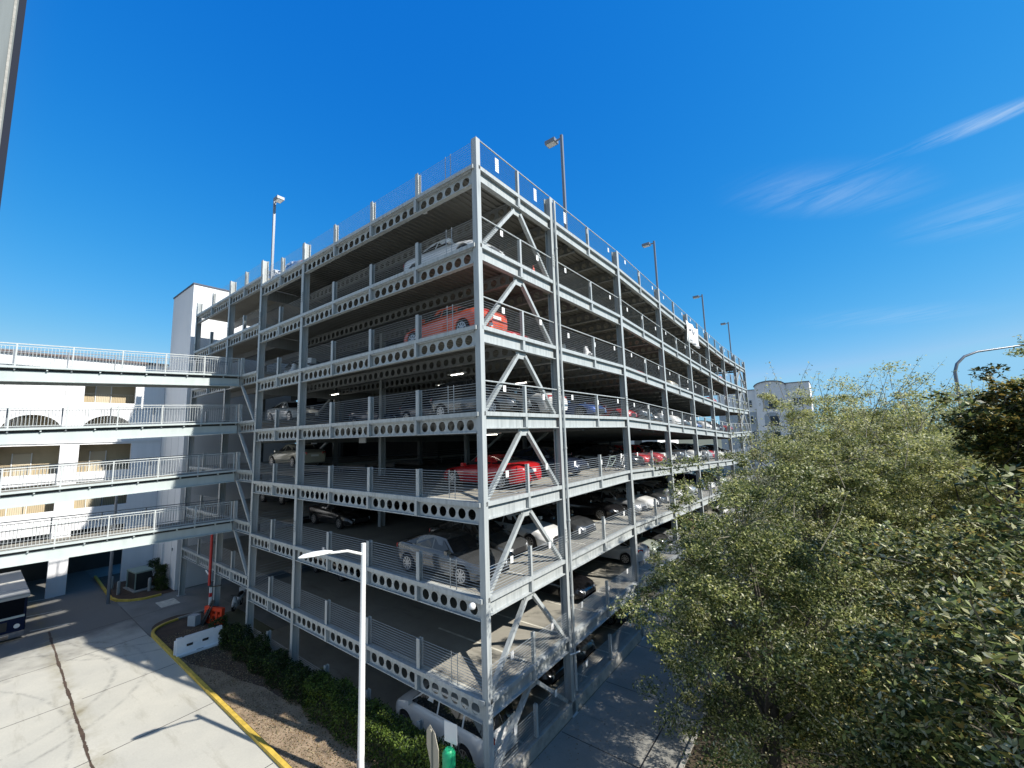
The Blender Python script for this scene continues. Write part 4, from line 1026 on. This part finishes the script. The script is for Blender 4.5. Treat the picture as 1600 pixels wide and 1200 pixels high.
for (l, s, kd, c, rev, ins) in ROW:
    y = s*2.573+1.32; hl = SPECS[kd]['hl']*1.04; x = -.55-hl-ins
    if l == 0 and s == 0: y = 1.45
    if l == 7 and s == 0: y = 2.3; x -= .9
    if l in (5,6) and s == 0: y = 1.65
    if l in (5,6) and s == 1: y = 4.2
    slope = -.0444 if (12.87 < y < 43.75 and l) else 0
    lab = f"{c} {kn[kd]} parked {'tail' if rev else 'nose'} out, {ORD[s]}, {DECKN[l]}"
    zz = F(l)+(dz(y) if l else 0)+.01
    rz = math.pi if rev else 0
    t = car(kd, c, (x, y, zz), rz, lab, None, detail=(s < 9), tilt=(math.atan(slope)*(1 if not rev else -1)))
# inner cars
INN = [(3,(-19.9,3.0),'sedan','beige',math.pi,'beige sedan seen past the left face railing on the fifth highest deck'),
 (2,(-26.0,5.0),'suv','black',.05,'black SUV standing on the left part of the sixth highest deck'),
 (2,(-16.3,4.2),'sedan','black',0,'black sedan deep inside the sixth highest deck'),
 (1,(-16.3,4.4),'sedan','black',0,'black sedan deep inside the lowest raised deck, its wheels catching light'),
 (4,(-22.0,3.6),'sedan','white',0,'white sedan behind the left column on the fourth highest deck'),
 (4,(-15.0,6.2),'sedan','navy',0,'navy sedan at the left of the inner row on the fourth highest deck'),
 (4,(-9.6,6.4),'suv','navy',0,'navy SUV in the middle of the inner row on the fourth highest deck'),
 (7,(-17.6,1.6),'sedan','silver',math.pi,'silver sedan between the two tall posts at the left of the roof deck'),
 (7,(-21.8,2.2),'suv','white',0,'white SUV at the far left end of the roof deck'),
 (5,(-21.2,4.2),'hatch','silver',0,'silver hatchback at the left end of the third highest deck')]
for (l, (x, y), kd, c, rz, lab) in INN:
    st = STEP if x < XB else 0
    car(kd, c, (x, y, F(l)+st+.01), rz, lab)
# cars deeper in the right-hand view (second row)
for (l, y, kd, c, lab) in ((3,24,'suv','black','black SUV in the second row inside the fifth highest deck'),(3,31,'sedan','dark grey','dark grey sedan in the second row inside the fifth highest deck'),(2,20,'sedan','dark grey','dark grey sedan in the second row inside the sixth highest deck')):
    car(kd, c, (-9.5,y,F(l)+dz(y)+.01), math.pi, lab, detail=False)

# scooters ------------------------------------------------------------
def scooter(loc, rz, label, mat, windshield=True):
    t = thing('motor_scooter', label, 'scooter', loc, rz, group='motor scooters')
    for x in (-.6,.62):
        m = MB(); N_=18
        m.tube([(x,-.05,.24),(x,.05,.24)], .24, M['rubber'], 18); wo = m.build('wheel', t, smooth=40)
        m = MB(); m.tube([(x,-.055,.24),(x,.055,.24)], .13, M['alloy'], 12); m.build('rim', wo)
    m = MB()
    m.tube([(-.85,0,.62),(-.6,0,.66),(-.25,0,.55),(-.05,0,.38)], [.10,.21,.2,.10], mat, 12)
    m.tube([(-.1,0,.27),(.35,0,.27)], .14, mat, 8); m.tube([(.38,0,.28),(.48,0,.62),(.42,0,.92)], [.2,.17,.09], mat, 12); m.tube([(.45,0,.45),(.66,0,.5),(.85,0,.38)], [.1,.13,.05], mat, 10)
    m.build('body', t, smooth=60)
    m = MB(); m.tube([(-.75,0,.82),(-.45,0,.84),(-.12,0,.76)], [.1,.15,.1], M['trim'], 10); m.build('seat', t, smooth=60)
    m = MB(); m.tube([(.34,-.33,1.0),(.42,-.1,.97),(.42,.1,.97),(.34,.33,1.0)], .022, M['trim'], 8); m.build('handlebar', t)
    m = MB(); m.tube([(.52,0,.86),(.57,0,.86)], .09, M['head_lens'], 12); m.build('headlight', t)
    if windshield: m = MB(); m.box(-1.05,-.72,-.2,.2,.84,1.16,mat); m.build('top_box', t)
scooter((-24.7,1.5,.03), R(-40), 'white motor scooter parked at ground level behind the orange barrier', M['white_plastic'])
scooter((-1.4,9.9,F(5)), R(20), 'silver white motor scooter beside the first right column on the third highest deck', M['white_plastic'])
scooter((-1.2,14.6,F(6)+dz(14.6)), R(-10), 'white motor scooter by the railing on the second highest deck', M['white_plastic'])
scooter((-16.2,1.3,F(5)), R(200), 'pale motor scooter behind the left face railing on the third highest deck', M['white_plastic'])
# bicycles ------------------------------------------------------------
def bicycle(loc, rz, label, mat):
    t = thing('bicycle', label, 'bicycle', loc, rz, group='bicycles leaning by the railing')
    def ringm(x):
        m = MB(); pts = [(x+.33*math.cos(a), 0, .34+.33*math.sin(a)) for a in np.linspace(0, 2*math.pi, 25)]
        m.tube(pts, .018, M['rubber'], 6, False); wo = m.build('wheel', t)
        m = MB()
        for k in range(8): a = math.pi*k/8; m.tube([(x+.32*math.cos(a),0,.34+.32*math.sin(a)),(x-.32*math.cos(a),0,.34-.32*math.sin(a))], .004, M['alloy'], 4, False)
        m.build('spokes', wo)
    ringm(-.52); ringm(.52)
    m = MB(); bbk, seat, head, hb = (-.08,0,.30), (-.22,0,.82), (.36,0,.86), (.40,0,.72)
    for a, b in ((bbk,seat),(seat,head),(bbk,hb),((-.52,0,.34),bbk),((-.52,0,.34),seat),(hb,(.52,0,.34)),(head,hb)): m.tube([a,b], .018, mat, 6)
    m.build('frame', t)
    m = MB(); m.tube([(-.36,0,.92),(-.1,0,.92)], [.07,.03], M['trim'], 8); m.build('saddle', t)
    m = MB(); m.tube([(.3,-.28,.98),(.38,0,.96),(.3,.28,.98)], .015, M['trim'], 6); m.build('handlebar', t)
bicycle((-.75,12.2,F(3)), R(80), 'left bicycle leaning behind the railing on the fifth highest deck', M['green_box'])
bicycle((-.6,13.3,F(3)-.02), R(97), 'right bicycle leaning behind the railing on the fifth highest deck', M['white_metal'])
# traffic cones
def cone(loc, label):
    t = thing('traffic_cone', label, 'cone', loc, group='traffic cones')
    m = MB(); m.box(-.19,.19,-.19,.19,0,.03,M['orange_plastic']); m.tube([(0,0,.03),(0,0,.32)], [.14,.09], M['orange_plastic'], 14); m.tube([(0,0,.46),(0,0,.72)], [.065,.03], M['orange_plastic'], 14); m.build('cone_body', t)
    m = MB(); m.tube([(0,0,.32),(0,0,.46)], [.092,.067], M['sign_white'], 14); m.build('reflective_band', t)
cone((-.55,4.4,F(6)), 'red and white cone behind the railing on the second highest deck')
cone((-.5,1.2,F(5)), 'orange cone by the corner column on the third highest deck')

# ------------------------------------------------------------------ foliage
def leaf_mesh(name, pos, size, mats, mi, aspect=.5, up_bias=.4, droop=0., fold=.0, dirs=None):
    n = len(pos)
    nrm = rng.normal(size=(n,3)); nrm /= np.linalg.norm(nrm, axis=1)[:,None]; nrm[:,2] = np.abs(nrm[:,2])+up_bias; nrm /= np.linalg.norm(nrm, axis=1)[:,None]
    d = rng.normal(size=(n,3)) if dirs is None else dirs+rng.normal(size=(n,3))*.25
    d[:,2] -= droop
    d -= nrm*np.sum(d*nrm, 1)[:,None]; d /= np.linalg.norm(d, axis=1)[:,None]+1e-9
    s = np.cross(nrm, d); sz = size*rng.uniform(.6,1.3,n)[:,None]
    a = pos; b = pos+d*sz*.5+s*sz*aspect*.5+nrm*sz*fold; c = pos+d*sz; e = pos+d*sz*.5-s*sz*aspect*.5+nrm*sz*fold
    V_ = np.stack([a,b,c,e],1).reshape(-1,3).astype(np.float32)
    me = bpy.data.meshes.new(name); me.vertices.add(4*n); me.vertices.foreach_set('co', V_.ravel())
    me.loops.add(4*n); me.loops.foreach_set('vertex_index', np.arange(4*n, dtype=np.int32))
    me.polygons.add(n); me.polygons.foreach_set('loop_start', np.arange(0,4*n,4,dtype=np.int32)); me.polygons.foreach_set('loop_total', np.full(n,4,dtype=np.int32))
    for m_ in mats: me.materials.append(m_)
    me.polygons.foreach_set('material_index', mi.astype(np.int32)); me.update(calc_edges=True); me.validate()
    return me
def crown_points(c, rad, nclump, per, clump_r, seed, shell=.55, zcut=None):
    r_ = np.random.default_rng(seed)
    u = r_.normal(size=(nclump,3)); u /= np.linalg.norm(u, axis=1)[:,None]
    rr_ = shell+(1-shell)*r_.random(nclump)**.6
    # uneven outline
    ph = r_.uniform(0, 6.28, 6); wob = 1+.16*np.sin(3*np.arctan2(u[:,1],u[:,0])+ph[0])+.13*np.sin(5*u[:,2]*2+ph[1])+.1*r_.normal(size=nclump)
    cc = np.array(c)+u*np.array(rad)*(rr_*wob)[:,None]
    if zcut is not None: cc = cc[cc[:,2] > zcut]
    cl = np.repeat(np.arange(len(cc)), per); sz = clump_r*r_.uniform(.55,1.35,len(cc))
    off = r_.normal(size=(len(cl),3)); off /= np.linalg.norm(off, axis=1)[:,None]; off *= (r_.random(len(cl))**.5)[:,None]; off[:,2] *= .5
    return cc, cc[cl]+off*sz[cl][:,None], cl
def tree(name, label, cat, base, c, rad, nclump, per, clump_r, leaf, mats, wts, seed, group=None, trunk_r=.22, aspect=.45, zcut=None, shell=.5, twigs=True, sprigs=0, up_bias=.4, rosette=False):
    r_ = np.random.default_rng(seed+99); rp = random.Random(seed)
    t = thing(name, label, cat, base, 0, group); B0 = np.array(base, float); c = np.array(c, float)-B0
    cc, pos, cl = crown_points(c, rad, nclump, per, clump_r, seed, shell, None if zcut is None else zcut)
    m = MB(); lean = Vector((c[0], c[1], 0)); top = Vector((c[0]*.9, c[1]*.9, c[2]+rad[2]*.3))
    fork = Vector((lean.x*.25, lean.y*.25, max(1.2, (c[2]-rad[2])*.6+.8)))
    m.tube([(0,0,-.05), tuple(fork*.5+Vector((.08,-.05,0))), tuple(fork), tuple(fork.lerp(top,.5)+Vector((.2,.15,0))), tuple(top)], [trunk_r*1.25,trunk_r,trunk_r*.8,trunk_r*.35,trunk_r*.08], M['bark'], 9)
    m.build('trunk', t, smooth=60)
    # limbs to groups of clumps
    m = MB(); idx = r_.permutation(len(cc)); nl = min(len(cc), 16)
    limbs = []
    for i in idx[:nl]:
        e = Vector(cc[i]); s = fork.lerp(top, rp.uniform(0,.6)); mid = s.lerp(e, .5)+Vector((rp.uniform(-.6,.6), rp.uniform(-.6,.6), rp.uniform(.2,.9)))
        pts = []
        for q in range(9):
            f_ = q/8; p_ = s.lerp(mid, f_).lerp(mid.lerp(e, f_), f_)
            if 0 < q < 8: p_ = p_+Vector((rp.gauss(0,.09), rp.gauss(0,.09), rp.gauss(0,.07)))
            pts.append(p_)
        m.tube(pts, [trunk_r*(.28*(1-q/8)**1.2+.025) for q in range(9)], M['bark'], 5, False); limbs.append((mid, e))
    m.build('limb', t, smooth=60)
    m = MB()
    if twigs:
        LM = np.array([tuple(a.lerp(b, .5)) for a, b in limbs])
        for i in idx[nl:nl+(200 if twigs is True else twigs)]:
            e = Vector(cc[i]); k = int(np.argmin(np.sum((LM-cc[i])**2, 1))); s = Vector(LM[k])
            if (e-s).length > 1.1: s = e+(s-e).normalized()*1.1
            md = s.lerp(e,.5)+Vector((rp.uniform(-.15,.15),rp.uniform(-.15,.15),rp.uniform(0,.25)))
            m.tube([s, md, e, e+(e-md)*.4], [.014,.010,.007,.003], M['twig'], 4, False)
    # sprigs sticking out of the top: thin shoots with sparse leaves
    sp_pos = []
    for q in range(sprigs):
        u = Vector((rp.gauss(0,.5), rp.gauss(0,.5), 1)).normalized(); s = Vector((c[0]+rp.uniform(-.8,.8)*rad[0], c[1]+rp.uniform(-.8,.8)*rad[1], c[2]+rad[2]*rp.uniform(.55,.95))); ln = rp.uniform(.8,2.4)
        e = s+u*ln; md = s.lerp(e,.5)+Vector((rp.uniform(-.1,.1),rp.uniform(-.1,.1),0)); m.tube([s,md,e], [.014,.009,.003], M['twig'], 4, False)
        for k in range(int(ln*16)):
            f = rp.uniform(.25,1); sp_pos.append(tuple(s.lerp(e,f)+Vector((rp.gauss(0,.09),rp.gauss(0,.09),rp.gauss(0,.05)))))
    if twigs or sprigs: tag(m.build('twigs', t), kind='stuff')
    # clump-wise material bias gives light and dark clumps
    wc = np.array([r_.dirichlet(np.array(wts)*4+.05) for _ in range(len(cc))])
    if rosette:
        # whorls of big leaves
        k = 7; nr = len(pos); base_p = np.repeat(pos, k, 0); ax = pos-cc[cl]*1.0; ax[:,2] += .35; ax /= np.linalg.norm(ax, axis=1)[:,None]+1e-9
        ang = np.tile(np.arange(k)*2*np.pi/k, nr)+np.repeat(r_.uniform(0,6.28,nr), k); A_ = np.repeat(ax, k, 0)
        t1 = np.cross(A_, [0.3,.2,.93]); t1 /= np.linalg.norm(t1, axis=1)[:,None]+1e-9; t2 = np.cross(A_, t1)
        dirs = t1*np.cos(ang)[:,None]+t2*np.sin(ang)[:,None]+A_*.45; pos = base_p; cl = np.repeat(cl, k)
        nn = len(pos)
    else: dirs = None
    cum = wc.cumsum(1)[cl]; mi = (r_.random(len(pos))[:,None] > cum).sum(1).clip(0, len(mats)-1)
    if sp_pos:
        pos = np.concatenate([pos, np.array(sp_pos)]); mi = np.concatenate([mi, r_.integers(0, len(mats), len(sp_pos))])
        if dirs is not None: dirs = np.concatenate([dirs, r_.normal(size=(len(sp_pos),3))])
    me = leaf_mesh('crown', pos, leaf, mats, mi, aspect=aspect, up_bias=up_bias, dirs=dirs, fold=.06)
    inst(me, 'crown', t)
    return t
OAKM = [M['oak_a'], M['oak_b'], M['oak_c'], M['oak_y']]
GO = 'oak trees along the path'
OAKS = [
 # base, crown centre, radii, clumps, per, clump_r, leaf, weights, seed, sprigs, label
 ((7.6,2.6,0),(7.5,3.2,6.3),(2.9,3.6,3.8),430,260,.45,.085,(2.4,5,.9,.5),11,8,'nearest oak, its green twigs drooping over the shaded path'),
 ((6.8,8.5,0),(6.1,7.4,5.0),(2.6,3.0,2.2),210,230,.45,.085,(2.6,4.4,1,.6),22,4,'low spreading oak reaching over the path towards the garage railings'),
 ((8.8,9.5,0),(8.8,10.2,7.6),(3.5,4.0,4.0),420,260,.5,.095,(3,3,1.4,1),12,16,'oak beside the path behind the drooping one'),
 ((10.2,17,0),(10.1,17.0,8.4),(3.9,4.6,4.9),420,250,.6,.12,(3,1.2,2.4,2.4),13,44,'tall yellowish oak rising in the middle of the tree mass'),
 ((11.0,26,0),(11.2,26,7.6),(3.8,5.0,4.6),360,220,.75,.15,(3,1.2,2.4,2.4),14,36,'oak standing in front of the far apartment house'),
 ((10.0,37,0),(9.8,37,5.2),(4.0,6.0,4.0),280,180,.9,.19,(3,1.8,2,1.4),15,14,'oak at the far end of the garage wall'),
 ((13.6,14.0,0),(13.4,14.0,7.7),(3.8,4.6,4.4),400,250,.6,.115,(3,1.4,2,2.2),16,44,'broad olive oak to the right of the tall yellowish one'),
 ((15.5,24,0),(15.2,24,8.2),(4.8,5.4,4.4),360,220,.8,.15,(3,1.2,2.4,2.4),17,90,'oak with many bare shoots against the sky'),
 ((21.6,27,0),(21.2,27,8.6),(4.6,5.0,4.6),340,200,.8,.16,(3,1.4,2.2,2),18,90,'oak in front of the curved mast lamp'),
 ((17.6,14.0,0),(17.2,14.0,7.4),(3.4,4.4,4.2),320,230,.7,.12,(3,1.6,2,1.6),19,24,'oak at the right edge behind the dark magnolia'),
 ((14.5,50,0),(14.5,50,6.6),(5.0,6.0,4.6),260,140,1.3,.28,(3,2,1.6,1.4),20,10,'distant oak beyond the garage end'),
 ((29.0,44,0),(28.0,44,10.6),(6.0,6.0,6.6),260,140,1.4,.28,(3,2,1.6,1.4),21,24,'large distant oak at the far right'),
]
for (b, c, rd, nc, per, cr, lf, wt, sd_, spg, lab) in OAKS:
    tree('oak_tree', lab, 'tree', b, c, rd, nc, per, cr, lf, OAKM, wt, sd_, GO, trunk_r=.2, zcut=None, sprigs=spg)
MAGM = [M['mag_a'], M['mag_b'], M['mag_c'], M['mag_d']]
tree('magnolia_tree', 'near magnolia with big glossy leaves filling the bottom right corner', 'tree', (12.0,-1.2,0), (12.0,-1.2,6.2), (2.8,3.0,4.3), 760, 18, .36, .115, MAGM, (4.5,2.2,.8,1.8), 31, None, trunk_r=.16, aspect=.42, shell=.45, twigs=160, up_bias=.5, rosette=True)
tree('magnolia_tree', 'dark magnolia top with rusty leaves standing against the sky at the right edge', 'tree', (13.4,5.7,0), (13.4,5.7,11.2), (1.1,1.1,1.15), 150, 16, .34, .13, MAGM, (7,.5,2.2,.2), 32, None, trunk_r=.12, aspect=.42, shell=.3, twigs=60, up_bias=.5, rosette=True)
tree('magnolia_tree', 'smaller magnolia between the near magnolia and the drooping oak', 'tree', (10.3,3.0,0), (10.4,2.4,4.2), (2.2,2.6,3.2), 260, 16, .36, .11, MAGM, (4.2,2.4,.5,1.8), 33, None, trunk_r=.12, aspect=.42, shell=.35, twigs=80, up_bias=.5, rosette=True)

def shrub(name, label, cat, box, n, leaf, mats, seed, group=None, wts=(1,1), box_like=True, wob=.1):
    x0,x1,y0,y1,z0,z1 = box; r_ = np.random.default_rng(seed)
    t = thing(name, label, cat, ((x0+x1)/2,(y0+y1)/2,z0), 0, group)
    p = r_.random((n,3)); 
    if box_like:
        f = r_.integers(0,5,n); dpt = r_.random(n)**2*.25
        p[f==0,2] = 1-dpt[f==0]; p[f==1,1] = dpt[f==1]; p[f==2,1] = 1-dpt[f==2]; p[f==3,0] = 1-dpt[f==3]*.1; p[f==4,2] = 1-dpt[f==4]
    P = np.array([x0,y0,z0])+p*np.array([x1-x0,y1-y0,z1-z0])
    P[:,2] += wob*np.sin(P[:,0]*2.3)*p[:,2]+wob*np.sin(P[:,0]*6.1+P[:,1]*4)*p[:,2]*.6; P[:,1] += wob*np.sin(P[:,0]*3.1)*.8
    P -= np.array([(x0+x1)/2,(y0+y1)/2,z0]); mi = (r_.random(n) > wts[0]/sum(wts)).astype(int)
    inst(leaf_mesh('foliage', P, leaf, mats, mi, aspect=.6, up_bias=.5), 'foliage', t)
    m = MB(); k = max(2, int((x1-x0)/.7))
    for q in range(k):
        x = (q+.5)/k*(x1-x0)-(x1-x0)/2
        for s in (-1,1): m.tube([(x,0,-.03),(x+.12*s,.1*s,(z1-z0)*.45),(x+.25*s,.2*s,(z1-z0)*.8)], [.025,.018,.006], M['bark'], 5, False)
    m.build('stems', t)
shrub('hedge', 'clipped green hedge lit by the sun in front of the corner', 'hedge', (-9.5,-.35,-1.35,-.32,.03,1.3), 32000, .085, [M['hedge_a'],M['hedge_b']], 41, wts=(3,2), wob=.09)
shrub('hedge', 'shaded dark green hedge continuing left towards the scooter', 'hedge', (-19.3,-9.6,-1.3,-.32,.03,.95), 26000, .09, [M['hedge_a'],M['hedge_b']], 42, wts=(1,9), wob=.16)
shrub('shrub', 'dark loose shrub between the orange barrier and the column', 'shrub', (-21.6,-19.3,-1.2,-.3,.03,.7), 4500, .09, [M['hedge_a'],M['hedge_b']], 43, wts=(1,5), wob=.2)
shrub('shrub', 'dark shrub behind the utility cabinet', 'shrub', (-38.5,-34.6,-.75,-.1,.03,1.6), 6000, .09, [M['hedge_a'],M['hedge_b']], 44, wts=(1,5), wob=.2)
shrub('shrub', 'small leafy shrub at the foot of the stair tower', 'shrub', (-34.6,-33.9,-.9,-.3,.03,.9), 900, .1, [M['hedge_a'],M['hedge_b']], 45, wts=(1,2), wob=.1)
shrub('undergrowth', 'dark low undergrowth beneath the oaks and magnolias', 'undergrowth', (5.2,16,-4.5,22,.0,.9), 30000, .13, [M['oak_b'],M['mag_a']], 46, wts=(2,2), wob=.35, box_like=False)
# dry leaves and grass tufts scattered on the beds and path (ground cover)
def scatter(name, n, x0, x1, y0, y1, z, leaf, mats, seed):
    r_ = np.random.default_rng(seed); P = np.stack([r_.uniform(x0,x1,n), r_.uniform(y0,y1,n), np.full(n,z)+r_.random(n)*.01],1)
    o = inst(leaf_mesh(name, P, leaf, mats, r_.integers(0,len(mats),n), aspect=.5, up_bias=3.), name); tag(o, kind='stuff'); return o
DRY = plain('dry_leaf', (.20,.12,.05), .8, noise=.3); STRAW = plain('dry_straw', (.42,.34,.20), .8, noise=.3)
scatter('fallen_leaves', 1500, .2, 4.4, -5, 30, .02, .06, [DRY], 51)
scatter('grass', 16000, -23.5, -1.0, -3.0, -.4, .04, .06, [STRAW, M['hedge_b'], DRY], 52)
scatter('leaf_litter', 9000, 4.6, 20, -6, 30, .02, .10, [DRY, STRAW], 53)
print('faces', sum(len(o.data.polygons) for o in scene.objects if o.type == 'MESH'))
